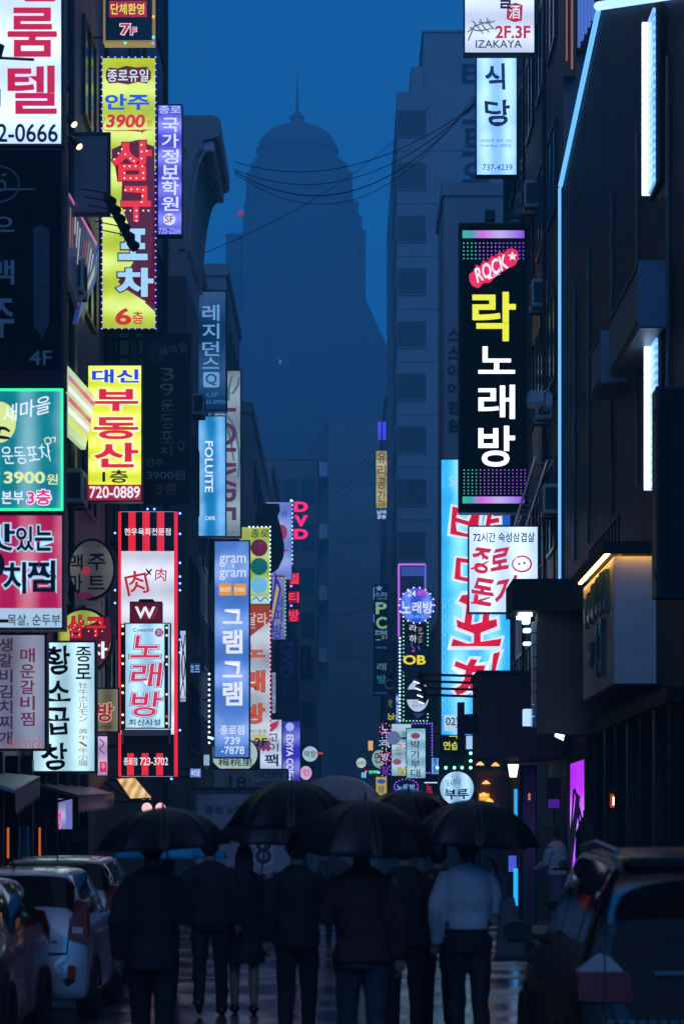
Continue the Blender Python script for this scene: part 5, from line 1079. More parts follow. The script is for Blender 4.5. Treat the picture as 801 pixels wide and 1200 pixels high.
obj('rail', J(tube([(4.3, 50.5, Z_(540, 50.5)), (4.3, 57, Z_(625, 57))], .03), tube([(4.05, 50.5, Z_(536, 50.5)), (4.05, 57, Z_(621, 57))], .03)), STEEL, r)
for i in range(14):
    y = 50.7 + i * .46; z = Z_(540, 50.5) + (Z_(625, 57) - Z_(540, 50.5)) * (y - 50.5) / 6.5
    obj('rung', tube([(4.05, y, z + .04), (4.3, y, z)], .015, 5), STEEL, r)
obj('bracket', J(tube([(4.3, 51.5, 10), (4.53, 51.5, 10)], .02)), METAL, r)

for lab, y, z in (('pale air conditioner on the dark facade right of the pork belly sign', 50.4, 8.6), ('pale air conditioner on the dark facade beside the ladder', 52.2, 10.9), ('pale air conditioner high on the dark facade right of the restaurant sign', 55.6, 16.4), ('pale air conditioner on the dark facade level with the yellow glowing syllable', 53.4, 13.6)):
    ac_unit(lab, 4.52, y, z, -1)

for (a, b_, c, d_, D, cc, tx_, lab) in ((505, 888, 514, 908, 90, '58a0f0', '주점', 'narrow blue white sign right of the purple dotted frame'), (452, 934, 460, 944, 112, 'd060e0', '', 'tiny violet lit box low at the far right'), (423, 905, 429, 912, 146, '60d0f0', '', 'tiny cyan lit box by the street end'), (491, 934, 500, 944, 97, '80b8ff', '', 'tiny pale blue box just over the centre umbrellas'), (431, 868, 437, 880, 152, 'f0b860', '', 'tiny amber lit box at the street end')):
    s = Sign('small_lit_sign', lab, a, b_, c, d_, D, lit(cc, 1.0, .2, 'X', .4), rim=.02, depth=.2, arms=-4.5)
    if tx_: s.t(tx_, a + 2, b_ + 2, c - 2, d_ - 2, INK, .01, 2, True)

# ================================================================ STREET LEVEL, left
r = thing('left_shopfront', 'shopfront with dark posts and orange neon uprights at the left edge', 'shopfront', (-5, 38, 0))
for i, y in enumerate(np.arange(30.5, 46, 1.6)):
    obj('pillar', box(-4.995, -4.8, y, y + .22, 0, 3.0), DARK if i % 2 else PAN, r)
    obj('pane', box(-4.97, -4.95, y + .223, y + 1.597, .5, 2.7), GLASS, r)
for px, D in ((9.5, 33.5), (46.5, 37)): obj('neon_tube', tube([W(px, 1006, D), W(px, 970, D)], .017, 8), lit('e06830', .6), r)
for px, D in ((15, 33.6), (53, 37.2)): pass
s = Sign('window_sign', 'pink lit window sign with magenta syllables under the grey awnings', 55, 934, 87, 974, 40.5, lit('8d8cc8', .75, .25, 'Z', .5), rim=.03, depth=.1, arms=5.0)
s.t('래', 60, 951, 72, 961, ink('ff30a0'), .08, 3, out=ink('f0c0e0'), outw=.04); s.t('방', 60, 965, 72, 974, ink('ff30a0'), .08, 3, out=ink('f0c0e0'), outw=.04); s.rects('glow', [(77, 936, 86, 972)], ink('6c74b8'))
s = Sign('poster_light', 'narrow pink and white lit poster between the tripe sign and the striped sign', 113, 862, 127, 910, 47.5, lit('c8a8d8', .7, .2, 'Z', .5), rim=.02, depth=.1, arms=5.03)
s.strokes('scribble', [[(117, 866), (122, 872), (117, 878), (123, 884)]], 1.6, ink('803070')); s.r('stamp', 117, 893, 125, 905, ink('c83050')); s.t('주', 118.5, 895, 123.5, 902, ink('f0d0d0'), .0, 2)
s = Sign('cyan_strip', 'thin teal lit strip of posters beside the lower awning', 97, 934, 102, 985, 45.0, lit('1c7c98', .6), rim=.01, depth=.06, arms=5.03)
s.rects('poster', [(97.6, 950, 101.4, 964)], ink('a8b850'))
def awning(label, quad, drop, m, D0):
    """sloping awning: quad of (px, py, D)"""
    r = thing('awning', label, 'awning', W(quad[0][0], quad[0][1], quad[0][2]))
    P = [W(*q) for q in quad]; obj('sheet', J(prism(P, (0, 0, -.05))), m, r)
    a, b_ = np.array(P[2]), np.array(P[3]); n_ = 24
    V = []; Q = []
    for i in range(n_ + 1):
        p = b_ + (a - b_) * i / n_; V += [tuple(p), tuple(p + np.array([0, 0, -drop * (1 if i % 2 else .75)]))]
    Q = [(2 * i, 2 * i + 1, 2 * i + 3, 2 * i + 2) for i in range(n_)]
    obj('valance', (V, Q), m, r)
    for t_ in (.1, .5, .9):
        p = b_ + (a - b_) * t_; c = np.array(P[1]) + (np.array(P[0]) - np.array(P[1])) * (1 - t_)
        obj('arm', tube([tuple(p), (-5.0, p[1], p[2] - .2)], .02, 6), METAL, r)
AW = mat((.32, .33, .36), .4, var=.3, vscale=1.5, bump=.5, bscale=2.2, kind='ribs')
awning('ribbed grey awning at the left edge under the lilac stew sign', [(-60, 900, 31), (-40, 899, 38), (47, 910, 36.5), (18, 926, 31)], .35, AW, 31)
awning('flat dark grey awning under the pale aqua tripe sign', [(-4, 905, 38), (55, 908, 46), (134, 930, 46), (92, 932, 38)], .3, mat((.2, .2, .23), .35, var=.3, vscale=2), 38)
D = 50.0
r = thing('lit_lattice_awning', 'slatted awning glowing yellow underneath below the striped sign', 'awning', W(155, 940, D))
q = [(137, 915, 51), (158, 914, 51), (177, 937, 48.5), (153, 938, 48.5)]
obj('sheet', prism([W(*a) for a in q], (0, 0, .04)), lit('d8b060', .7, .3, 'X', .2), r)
for i in range(8):
    f_ = (i + .5) / 8; a = np.array(W(*q[0])) * (1 - f_) + np.array(W(*q[1])) * f_; c = np.array(W(*q[3])) * (1 - f_) + np.array(W(*q[2])) * f_
    obj('slat', tube([tuple(a + [0, 0, -.02]), tuple(c + [0, -.01, -.03])], .03, 4), DARK, r)
obj('frame', tube([W(*a) for a in q + q[:1]], .04, 6), METAL, r); obj('arm', J(tube([W(*q[0]), (-5.03, 51, Z_(914, 51))], .03, 6), tube([W(*q[3]), (-5.03, 50.4, Z_(915, 50))], .03, 6)), METAL, r)
for a, nm in ((172, 'left'), (188, 'right')):
    rx = thing('globe_lamp', nm + ' one of two round pale pink lamps just over the left umbrella', 'lamp', W(a, 952, 46), 'pair of round pink lamps')
    obj('globe', ball(X_(a, 46), 46, Z_(947, 46), .1, 14, 10), lit('f0b8c0', 1.1), rx, smooth=True); obj('arm', tube([(X_(a, 46), 46, Z_(946, 46)), (X_(a, 46), 46.5, Z_(940, 46)), (-5.03, 46.6, Z_(938, 46))], .02, 6), METAL, rx)
D = 33.5
r = thing('sandwich_board', 'narrow folding board standing on the pavement at the far left', 'sandwich board', W(27, 1012, D)); 
obj('panel', J(prism([W(20, 1012 + 60, D), W(35, 1012 + 60, D), W(33, 969, D), W(24, 969, D)], (0, .04, 0))), mat((.10, .12, .15), .5), r); obj('frame', tube([W(20, 1072, D - .02), W(24, 969, D - .02), W(33, 969, D - .02), W(35, 1072, D - .02)], .022, 6), STEEL, r)
obj('back_leg', tube([W(28, 970, D + .05), W(30, 1070, D + .6)], .02, 6), METAL, r)
D = 41.0
s = Sign('notice_board', 'pale grey notice board with faint writing above the silver car', 70, 969, 100, 988, D, mat((.16, .17, .19), .6), rim=.02, depth=.05, frame=DARK)
s.t('주차금지', 75, 973, 95, 980, mat((.06, .06, .07), .6), .0); obj('post', J(box(X_(76, D), X_(79, D), D + .055, D + .1, 0, Z_(980, D)), box(X_(91, D), X_(94, D), D + .055, D + .1, 0, Z_(980, D))), DARK, s.root)
r = thing('street_lamp', 'small red topped lamp post at the far end of the street', 'street lamp', (X_(375, 165), 165, 0))
obj('post', cyl(X_(375, 165), 165, 0, Z_(884, 165), .09, 8), mat((.25, .05, .05), .5), r); obj('lamp', box(X_(370.5, 165), X_(378, 165), 164.9, 165.2, Z_(884, 165), Z_(882, 165)), lit('f04030', 1.0), r)
# lettered hoarding and the box truck
D = 55.0
s = Sign('hoarding', 'dull grey hoarding with a headphone drawing round the number 18, above the box truck', 249, 901, 338, 926, D, mat((.42, .43, .42), .6, var=.25, vscale=1.5), rim=.03, depth=.3)
GN = ink('8a7438'); s.stroke('headphone', [(279 + 15 * math.cos(t), 920 - 15 * math.sin(t)) for t in np.linspace(0, math.pi, 12)], 3, mat((.40, .28, .10), .5)); s.rects('ear_pad', [(261, 914, 267, 925), (290, 914, 296, 925)], mat((.40, .28, .10), .5))
s.t('18', 268, 910, 289, 924, mat((.08, .10, .14), .5), .05, 2); s.t('가요연습장', 297, 903.5, 332, 912, mat((.05, .13, .08), .5), .04); s.t('노래타운', 297, 915, 328, 922, mat((.06, .06, .05), .5), .04)
obj('post', J(box(X_(256, D), X_(259, D), D + .305, D + .4, 0, Z_(904, D)), box(X_(328, D), X_(331, D), D + .305, D + .4, 0, Z_(904, D))), METAL, s.root)
D = 48.0
def wheel(parent, x, y, z, rad, wid, side, spokes=8, rim=STEEL):
    """tyre with a rim child; axle along x, outer face towards side"""
    n = 32; pr_ = [(rad * .62, -wid / 2), (rad * .95, -wid / 2), (rad, -wid * .3), (rad, wid * .3), (rad * .95, wid / 2), (rad * .62, wid / 2)]
    V = [(x + b_, y + a * math.cos(2 * math.pi * j / n), z + a * math.sin(2 * math.pi * j / n)) for a, b_ in pr_ for j in range(n)]
    k = len(pr_); Q = [(i * n + j, i * n + (j + 1) % n, ((i + 1) % k) * n + (j + 1) % n, ((i + 1) % k) * n + j) for i in range(k) for j in range(n)]
    wl = obj('wheel', (V, Q), mat((.02, .02, .021), .7), parent, smooth=False)
    xo = x + side * wid * .32
    P = [tube([(xo, y, z), (xo + side * .02, y, z)], rad * .17, 12), tube([(xo - side * .08, y, z), (xo - side * .075, y, z)], rad * .6, 24)]
    ring = []
    for a0, o in ((rad * .64, 0), (rad * .56, side * .01)): ring += [(xo + side * .02 + o, y + a0 * math.cos(2 * math.pi * j / n), z + a0 * math.sin(2 * math.pi * j / n)) for j in range(n)]
    P.append((ring, [(j, (j + 1) % n, n + (j + 1) % n, n + j) for j in range(n)]))
    for i in range(spokes):
        a = 2 * math.pi * i / spokes; P.append(tube([(xo, y + rad * .12 * math.cos(a), z + rad * .12 * math.sin(a)), (xo + side * .015, y + rad * .6 * math.cos(a), z + rad * .6 * math.sin(a))], rad * .075, 5))
    obj('rim', J(*P), rim, wl); return wl
r = thing('box_truck', 'grey white box truck parked in the street, seen from behind with number 8 graphics', 'truck', (X_(287, D), D + 2, 0))
TB = mat((.36, .38, .40), .5, var=.2, vscale=1.5)
x0, x1 = X_(228, D), X_(346, D)
obj('cargo_box', bbox(x0, x1, D, D + 3.6, .72, Z_(927, D), .03), TB, r)
obj('rear_frame', J(frame_rect(x0 - .02, x1 + .02, .7, Z_(926, D), D - .03, D - .003, .07)), mat((.12, .13, .14), .5), r)
for (a, b_) in ((x0 + .075, (x0 + x1) / 2 - .01), ((x0 + x1) / 2 + .01, x1 - .075)): obj('rear_door', box(a, b_, D - .018, D - .003, .775, Z_(932, D)), TB, r)
obj('roof_rail', box(x0 - .03, x1 + .03, D - .06, D + 3.6, Z_(926, D) + .003, Z_(923, D)), METAL, r)
k = D / F
def tl(name, s_, x0_, y0_, x1_, y1_, m, bold=.03, lay=0):
    p, f = fit(s_, x0_, y0_, x1_, y1_, bold); obj(name, (np.stack([(p[:, 0] - VX) * k, np.full(len(p), D - .022 - .004 * lay), CH + (VY - p[:, 1]) * k], 1), f), m, r)
tl('lettering', '8', 296, 978, 321, 1016, mat((.55, .58, .6), .5), .08); tl('lettering', '8', 299, 981, 318, 1013, mat((.05, .07, .10), .5), .02, 1); tl('lettering', '종로', 240, 945, 262, 955, mat((.05, .06, .08), .5), .04); tl('lettering', '노래방', 266, 944, 292, 954, mat((.05, .06, .08), .5), .05); tl('lettering', 'SI', 313, 1055, 320, 1063, mat((.5, .5, .5), .5), .02)
obj('bumper', bbox(x0 + .05, x1 - .05, D - .08, D + .05, .45, .6, .02), METAL, r)
for a in (x0 + .15, x1 - .35): obj('tail_light', bbox(a, a + .2, D - .1, D - .082, .48, .57, .005), mat((.25, .01, .01), .2), r)
for a, sd in ((x0 + .15, -1), (x1 - .15, 1)): wheel(r, a, D + 1.0, .36, .36, .26, sd, 5)
obj('chassis', box(x0 + .4, x1 - .4, D + .1, D + 5.2, .45, .69), DARK, r)
obj('cab', bbox(x0 + .15, x1 - .15, D + 3.75, D + 5.4, .5, 2.0, .15), mat((.3, .32, .34), .35), r)
for a, sd in ((x0 + .22, -1), (x1 - .22, 1)): wheel(r, a, D + 4.7, .34, .34, .22, sd, 5)
D = 50
# leaning easel board and A-frame by the purple window
D = 36.5
r = thing('leaning_board', 'tall plank leaning in front of the purple window, beside the shop worker', 'plank', W(658, 1090, D))
obj('plank', prism([W(675, 931, D + .5), W(679.5, 933, D + .5), W(664.5, 1062, D), W(656, 1075, D)], (0, .04, 0)), mat((.16, .14, .13), .6, var=.3), r)
obj('brace', J(tube([W(672, 925, D + .6), W(666, 1010, D + .3)], .015, 5), tube([W(673, 925, D + .6), W(697, 1030, D + .9)], .015, 5), tube([W(676, 930, D + .6), W(686, 1100, D + 1.1)], .015, 5)), METAL, r)
D = 38.5
r = thing('folded_parasol', 'closed dark parasol leaning behind the plank by the purple window', 'parasol', W(684, 1090, D))
obj('cloth', tube([W(686, 1080, D), W(686, 1040, D), W(688, 1000, D), W(685, 975, D), W(684, 958, D)], [.06, .16, .2, .15, .04], 12), mat((.05, .05, .06), .7, bump=.6, bscale=8), r); obj('pole', tube([(X_(685, D), D, .02), W(684, 950, D)], .02, 6), METAL, r)
D = 40
r = thing('doorstep', 'low stone doorstep under the shop worker', 'step', (3.6, 38, 0)); obj('step', bbox(2.75, 4.3, 34.2, 41.5, -.02, .28, .02), WALL_A, r); obj('nosing', box(2.72, 2.748, 34.2, 41.5, .2, .285), DARK, r)

# ================================================================ CARS
def catmull(P, u):
    P = np.asarray(P, float); i = int(min(max(math.floor(u), 0), len(P) - 2)); t = u - i
    p1, p2 = P[i], P[i + 1]; p0 = P[i - 1] if i > 0 else 2 * p1 - p2; p3 = P[i + 2] if i + 2 < len(P) else 2 * p2 - p1
    m1, m2 = (p2 - p0) * .42, (p3 - p1) * .42
    return (2 * t ** 3 - 3 * t ** 2 + 1) * p1 + (t ** 3 - 2 * t ** 2 + t) * m1 + (-2 * t ** 3 + 3 * t ** 2) * p2 + (t ** 3 - t ** 2) * m2
class CarSkin:
    """smooth body skin through stations (y, zbot, zbelt, ztop, halfwidth, half width of roof)"""
    def __init__(s, st): s.st = st
    def ring(s, q):
        y, zb, zl, zt, w_, wt = q
        return np.array([(0, y, zb), (w_ * .8, y, zb), (w_ * .97, y, zb + .05), (w_ * 1.0, y, zb + (zl - zb) * .45), (w_ * 1.0, y, zb + (zl - zb) * .8), (w_ * .965, y, zl), (w_ * .95 * .5 + wt * .5, y, zl * .45 + zt * .55), (wt, y, zt - .07), (wt * .9, y, zt - .02), (wt * .55, y, zt - .003), (0, y, zt)])
    def at(s, u, v, off=0.0):
        p = catmull(s.ring(catmull(s.st, u)), v)
        if off:
            e = .02; a = catmull(s.ring(catmull(s.st, u + e)), v) - catmull(s.ring(catmull(s.st, u - e)), v); b = catmull(s.ring(catmull(s.st, u)), min(v + e, 9.99)) - catmull(s.ring(catmull(s.st, u)), max(v - e, .01))
            n = np.cross(a, b); n = n / (np.linalg.norm(n) + 1e-9); n = n if n[0] > -1e-6 or v > 9.5 else n
            c = np.array([0, p[1], .7]);
            if np.dot(n, p - c) < 0 and v < 9.9: n = -n
            if v >= 9.9 and n[2] < 0: n = -n
            p = p + n * off
        return p
    def grid(s, u0, u1, v0, v1, nu, nv, off=0.0, mirror=False, both=False, th=0.0):
        V = []; us = np.linspace(u0, u1, nu + 1)
        vs_ = np.linspace(v0, v1, nv + 1)
        for u in us:
            row = [s.at(u, v, off) for v in vs_]
            if both: row = row + [np.array([-p[0], p[1], p[2]]) for p in row[-2::-1]]
            if mirror: row = [np.array([-p[0], p[1], p[2]]) for p in row]
            V += row
        m_ = len(V) // (nu + 1)
        Q = [(i * m_ + j, i * m_ + j + 1, (i + 1) * m_ + j + 1, (i + 1) * m_ + j) for i in range(nu) for j in range(m_ - 1)]
        return (V, Q)
def place(vf, x, y, yaw):
    v = np.asarray(vf[0], float).copy(); c, s_ = math.cos(yaw), math.sin(yaw)
    return (np.stack([x + v[:, 0] * c - v[:, 1] * s_, y + v[:, 0] * s_ + v[:, 1] * c, v[:, 2]], 1), vf[1])
def make_car(name, label, x, y, yaw, st, paint, ix, wheels, rad=.29, tail=None, hw=.8, extras=None, rimm=STEEL, lenses=()):
    """body skin, glass, lamps, wheels, mirrors, plate; (x, y) is the middle of the rear bumper, nose towards +y"""
    r = thing(name, label, 'car', (x, y, 0)); k = CarSkin(np.array(st, float)); n = len(st) - 1
    pl = lambda vf: place(vf, x, y, yaw)
    body = k.grid(0, n, 0, 10, n * 5, 40, both=True)
    m_ = 81; V = np.array(body[0]); Q = list(body[1]); Q += [tuple(range(m_ - 1, -1, -1)), tuple(n * 5 * m_ + j for j in range(m_))]
    obj('body', pl((V, Q)), paint, r, smooth=True)
    GL = mat((.010, .010, .011), .06, spec=.25)
    rw = ix['rear']; obj('rear_window', pl(k.grid(rw[0], rw[1], rw[2], 10, 8, 14, .006, both=True)), GL, r, smooth=True)
    ws = ix['screen']; obj('windscreen', pl(k.grid(ws[0], ws[1], 7.2, 10, 8, 14, .006, both=True)), GL, r, smooth=True)
    for mir in (0, 1):
        for (a, b_) in ix['side']: obj('side_window', pl(k.grid(a, b_, 5.35, 7.0, 10, 6, .006, mirror=bool(mir))), GL, r, smooth=True)
        t_ = ix.get('tail')
        if t_: tl_ = obj('tail_light', pl(k.grid(t_[0], t_[1], t_[2], t_[3], 5, 6, .012, mirror=bool(mir))), tail or mat((.22, .012, .018), .12, coat=.5), r, smooth=True)
        h_ = ix['head']; obj('headlight', pl(k.grid(h_[0], h_[1], h_[2], h_[3], 5, 5, .01, mirror=bool(mir))), mat((.5, .52, .55), .08), r, smooth=True)
        sg = -1 if mir else 1
        for d_ in ix['doors']:
            obj('door_handle', pl(bbox(sg * (hw + .0) - .02, sg * (hw + .0) + .02, d_ - .11, d_ + .05, .83, .86, .008)), paint, r)
        my, mz = ix['mirror'] or (0, 0)
        if my: obj('mirror', pl(J(bbox(sg * (hw + .11) - .1, sg * (hw + .11) + .1, my - .05, my + .05, mz, mz + .15, .025), tube([(sg * (hw - .06), my, mz + .03), (sg * (hw + .05), my, mz + .05)], .025, 6))), paint, r)
        for wy in wheels:
            xa = sg * (hw - .115)
            a = disc(0, 0, 0, rad + .055, rad + .055, .02, 32); v = np.array(a[0]); v = np.stack([v[:, 1] + sg * (hw + .002), v[:, 0] + wy, v[:, 2] + rad + .005], 1)
            obj('wheel_arch', pl((v, a[1])), DARK, r)
            p0 = Vector((xa, wy, rad)); c_, s_ = math.cos(yaw), math.sin(yaw)
            wheel(r, x + (sg * (hw - .06)) * c_ - wy * s_, y + (sg * (hw - .06)) * s_ + wy * c_, rad, rad, .2, sg, rim=rimm)
    bz = ix['plate']; obj('number_plate', pl(bbox(-.17, .17, bz[0] - .02, bz[0] + .02, bz[1], bz[1] + .16, .004)), mat((.6, .6, .58), .4), r)
    obj('bumper_trim', pl(k.grid(.15, .6, 1.2, 2.4, 2, 6, .008, both=False)), DARK, r)
    for e_ in extras or []: obj(e_[0], pl(e_[1]), e_[2], r)
    ys = np.array([q[0] for q in st[:7]]); zs = np.array([q[3] for q in st[:7]])
    def lens(name, poly, m_, parent):
        out = []
        for sg in (-1, 1):
            pts = [(sg * a, float(np.interp(b_, zs, ys)) - .022, b_) for a, b_ in poly]
            out.append(obj(name, pl(prism(pts, (0, .12, 0))), m_, parent or r))
        return out
    for nm, poly, m_ in lenses: 
        if nm == 'tail_light': base = lens(nm, poly, m_, None)
        else:
            for sg, b_ in zip((-1, 1), base): obj(nm, pl(prism([(sg * a, float(np.interp(c_, zs, ys)) - .025, c_) for a, c_ in poly], (0, .12, 0))), m_, b_)
    return r, k
# station: y, zbot, zbelt, ztop, half width, half width of roof
HATCH = [(-.02, .42, .50, .56, .62, .50), (.015, .30, .56, .66, .72, .62), (.05, .25, .72, .84, .775, .68), (.09, .22, .88, .97, .79, .68), (.15, .21, .91, 1.10, .795, .64), (.34, .2, .93, 1.37, .80, .59), (.55, .2, .93, 1.45, .80, .575), (1.4, .19, .92, 1.485, .80, .58), (2.1, .19, .90, 1.44, .80, .575), (2.75, .19, .88, 1.06, .80, .60), (3.05, .2, .84, .95, .79, .62), (3.4, .22, .74, .82, .74, .58), (3.55, .28, .62, .68, .64, .5), (3.6, .36, .5, .55, .5, .4)]
IXH = dict(rear=(4.05, 5.25, 6.6), screen=(8.1, 8.95), side=[(5.3, 6.6), (6.68, 8.2)], head=(10.4, 11.9, 3.8, 5.2), doors=[1.25, 2.2], mirror=(2.5, .95), plate=(.0, .62))
WHITE = mat((.50, .52, .54), .22, coat=.8, bump=.15, bscale=160, var=.06)
SILV = mat((.32, .34, .36), .25, .5, coat=.7, bump=.15, bscale=160, var=.06)
GREY = mat((.07, .075, .085), .3, .3, coat=.4, bump=.15, bscale=160, var=.06)
BLACKP = mat((.010, .010, .012), .24, 0, coat=.1, bump=.35, bscale=110, spec=.3)
RLENS = mat((.22, .008, .014), .3, spec=.2)
REFL = mat((.5, .05, .02), .15)
ex = [('reflector', bbox(.60, .68, -.03, .045, .42, .55, .01), REFL), ('reflector', bbox(-.68, -.60, -.03, .045, .42, .55, .01), REFL), ('wiper', tube([(0, .1, 1.01), (-.3, .17, 1.1)], .012, 5), DARK), ('aerial', tube([(0, .62, 1.46), (0, .45, 1.66)], .008, 5), DARK)]
car, kk = make_car('parked_car', 'white hatchback parked at the left, seen from behind with a wet roof', -3.24, 22.9, 0, HATCH, WHITE, IXH, (.62, 2.95), rad=.29, extras=ex, lenses=[('tail_light', [(.60, .80), (.79, .76), (.80, .95), (.765, 1.16), (.66, 1.18), (.63, 1.0)], RLENS), ('panel_gap', [(.0, .655), (.60, .66), (.60, .67), (.0, .665)], DARK), ('panel_gap', [(.585, .67), (.60, .67), (.62, 1.0), (.61, 1.0)], DARK), ('reverse_lens', [(.64, .86), (.74, .85), (.74, .91), (.64, .92)], mat((.4, .38, .36), .15))])
p, f = fit('AM', .40, -.79, .49, -.755, .03)
obj('badge', (np.stack([p[:, 0] - 3.24, np.full(len(p), 22.9 + .03), -p[:, 1]], 1), f), mat((.05, .05, .05), .3), car)
make_car('parked_car', 'dark grey car cut off by the left edge, one wheel showing', -3.52, 22.35, math.pi, [(a * 1.04, b_, c_ * .96, d_ * .97, e_, g_) for a, b_, c_, d_, e_, g_ in HATCH], GREY, dict(IXH, mirror=None), (.62, 2.95), rad=.31, lenses=[('tail_light', [(.60, .80), (.78, .76), (.79, .93), (.75, 1.1), (.66, 1.12), (.63, 1.0)], RLENS)])
make_car('parked_car', 'silver car parked beyond the white hatchback, its roof just behind it', -3.5, 28.6, 0, [(a * 1.1, b_, c_ * 1.04, d_ * 1.05, e_ * 1.05, g_ * 1.05) for a, b_, c_, d_, e_, g_ in HATCH], SILV, dict(IXH, doors=[1.4, 2.4], mirror=(2.75, .98)), (.7, 3.25), rad=.31, hw=.84, lenses=[('tail_light', [(.62, .84), (.82, .80), (.83, 1.0), (.79, 1.2), (.69, 1.22), (.66, 1.05)], RLENS)], extras=[('aerial', tube([(0, .7, 1.52), (0, .5, 1.72)], .008, 5), DARK)])
SUV = [(-.02, .45, .55, .62, .70, .55), (.015, .34, .62, .75, .80, .68), (.05, .28, .80, .93, .86, .74), (.075, .26, 1.0, 1.12, .875, .75), (.095, .25, 1.03, 1.30, .88, .73), (.16, .24, 1.05, 1.58, .885, .69), (.5, .24, 1.05, 1.66, .885, .655), (1.5, .23, 1.04, 1.70, .885, .66), (2.4, .23, 1.02, 1.66, .885, .65), (3.1, .23, 1.0, 1.2, .885, .67), (3.5, .24, .96, 1.08, .87, .69), (4.0, .26, .85, .94, .82, .65), (4.2, .32, .7, .78, .72, .56), (4.27, .4, .58, .64, .58, .46)]
IXS = dict(rear=(4.05, 5.3, 6.5), screen=(8.1, 8.95), side=[(5.25, 6.1), (6.16, 7.1), (7.16, 8.2)], head=(10.4, 11.9, 3.8, 5.2), doors=[1.5, 2.55], mirror=(2.85, 1.05), plate=(-.0, .72))
ex = [('roof_rail', tube([(-.60, .5, 1.68), (-.61, 1.5, 1.735), (-.6, 2.4, 1.70)], .022, 6), STEEL), ('roof_rail', tube([(.60, .5, 1.68), (.61, 1.5, 1.735), (.6, 2.4, 1.70)], .022, 6), STEEL),
      ('spoiler', bbox(-.6, .6, .12, .45, 1.60, 1.65, .02), BLACKP), ('chrome_strip', bbox(-.45, .45, .035, .075, .985, 1.005, .006), STEEL), ('bumper_step', bbox(-.7, .7, -.06, .02, .40, .48, .02), mat((.03, .03, .03), .4)),
      ('lettering', J(*[box(-.72 + i * .06, -.68 + i * .06, -.004, .06, .715, .73) for i in range(9)]), STEEL)]
make_car('parked_car', 'black sport utility car at the lower right, wet roof and dark red tail lamp', 2.21, 13.5, R(.5), SUV, BLACKP, IXS, (.8, 3.45), rad=.35, hw=.885, extras=ex, lenses=[('tail_light', [(.57, .83), (.88, .84), (.885, 1.0), (.59, 1.0)], RLENS), ('clear_lens', [(.62, 1.005), (.885, 1.005), (.83, 1.06), (.76, 1.11), (.70, 1.09)], mat((.40, .41, .44), .25, spec=.3)), ('lens_rib', [(.725, .83), (.735, .83), (.735, 1.1), (.725, 1.1)], DARK)])

# ================================================================ PEOPLE
def remesh(vf, voxel, smooth=4):
    me = bpy.data.meshes.new('t'); me.from_pydata(np.asarray(vf[0], float).tolist(), [], [list(map(int, q)) for q in vf[1]]); me.update()
    o = bpy.data.objects.new('t', me); COL.objects.link(o)
    m = o.modifiers.new('r', 'REMESH'); m.mode = 'VOXEL'; m.voxel_size = voxel
    m = o.modifiers.new('s', 'SMOOTH'); m.iterations = smooth; m.factor = .6
    dg = bpy.context.evaluated_depsgraph_get(); q = bpy.data.meshes.new_from_object(o.evaluated_get(dg))
    n = len(q.vertices); v = np.empty(n * 3); q.vertices.foreach_get('co', v); f = [tuple(p.vertices) for p in q.polygons]
    bpy.data.objects.remove(o); bpy.data.meshes.remove(me); bpy.data.meshes.remove(q)
    return (v.reshape(-1, 3), f)
def wrinkle(vf, amp, seed):
    v = np.array(vf[0]); g_ = np.random.default_rng(seed); d = np.zeros(len(v))
    for _ in range(9):
        kx, ky, kz, ph = g_.normal(0, 11), g_.normal(0, 11), g_.normal(0, 18), g_.uniform(0, 6.28); d += np.sin(v[:, 0] * kx + v[:, 1] * ky + v[:, 2] * kz + ph) / 9 ** .5
    c = np.stack([v[:, 0] * 0, v[:, 1] * 0], 1); ang = np.arctan2(v[:, 1], v[:, 0]); v[:, 0] += np.cos(ang) * d * amp; v[:, 1] += np.sin(ang) * d * amp
    return (v, vf[1])
def limb(pts, radii, n=12): return tube(pts, radii, n)
def hand(wrist, fwd, side, palm_n, s=1.0, curl=.5):
    """palm and five curled fingers; fwd = along the forearm, side = towards the thumb, palm_n = palm facing"""
    w_, f_, sd, pn = Vector(wrist), Vector(fwd).normalized(), Vector(side).normalized(), Vector(palm_n).normalized()
    P = [tube([w_ - f_ * .02, w_ + f_ * .03, w_ + f_ * .085], .03, 10, ell=[(.025, .02), (.038, .02), (.04, .016)])]
    for i, (o, L) in enumerate(((.030, .070), (.010, .078), (-.011, .072), (-.030, .055))):
        a = w_ + f_ * .08 + sd * o; pts = [a]; d = f_.copy()
        for j in range(3):
            ang = curl * (.5 + .45 * j); d = (f_ * math.cos(ang * (j + 1) * .55) + pn * math.sin(ang * (j + 1) * .55)).normalized(); pts.append(pts[-1] + d * L * (.45, .32, .25)[j])
        P.append(tube([a - f_ * .03] + pts, [.009, .0095, .009, .0085, .0065], 7))
    a = w_ + f_ * .025 + sd * .03; P.append(tube([a - sd * .015, a + sd * .02 + f_ * .02 + pn * .01, a + sd * .026 + f_ * .05 + pn * .025, a + sd * .018 + f_ * .07 + pn * .04], [.013, .012, .0105, .008], 7))
    return P
SKIN = mat((.32, .20, .15), .5); HAIR = mat((.010, .009, .009), .4, bump=.6, bscale=90)
SHOE = mat((.015, .014, .014), .35)
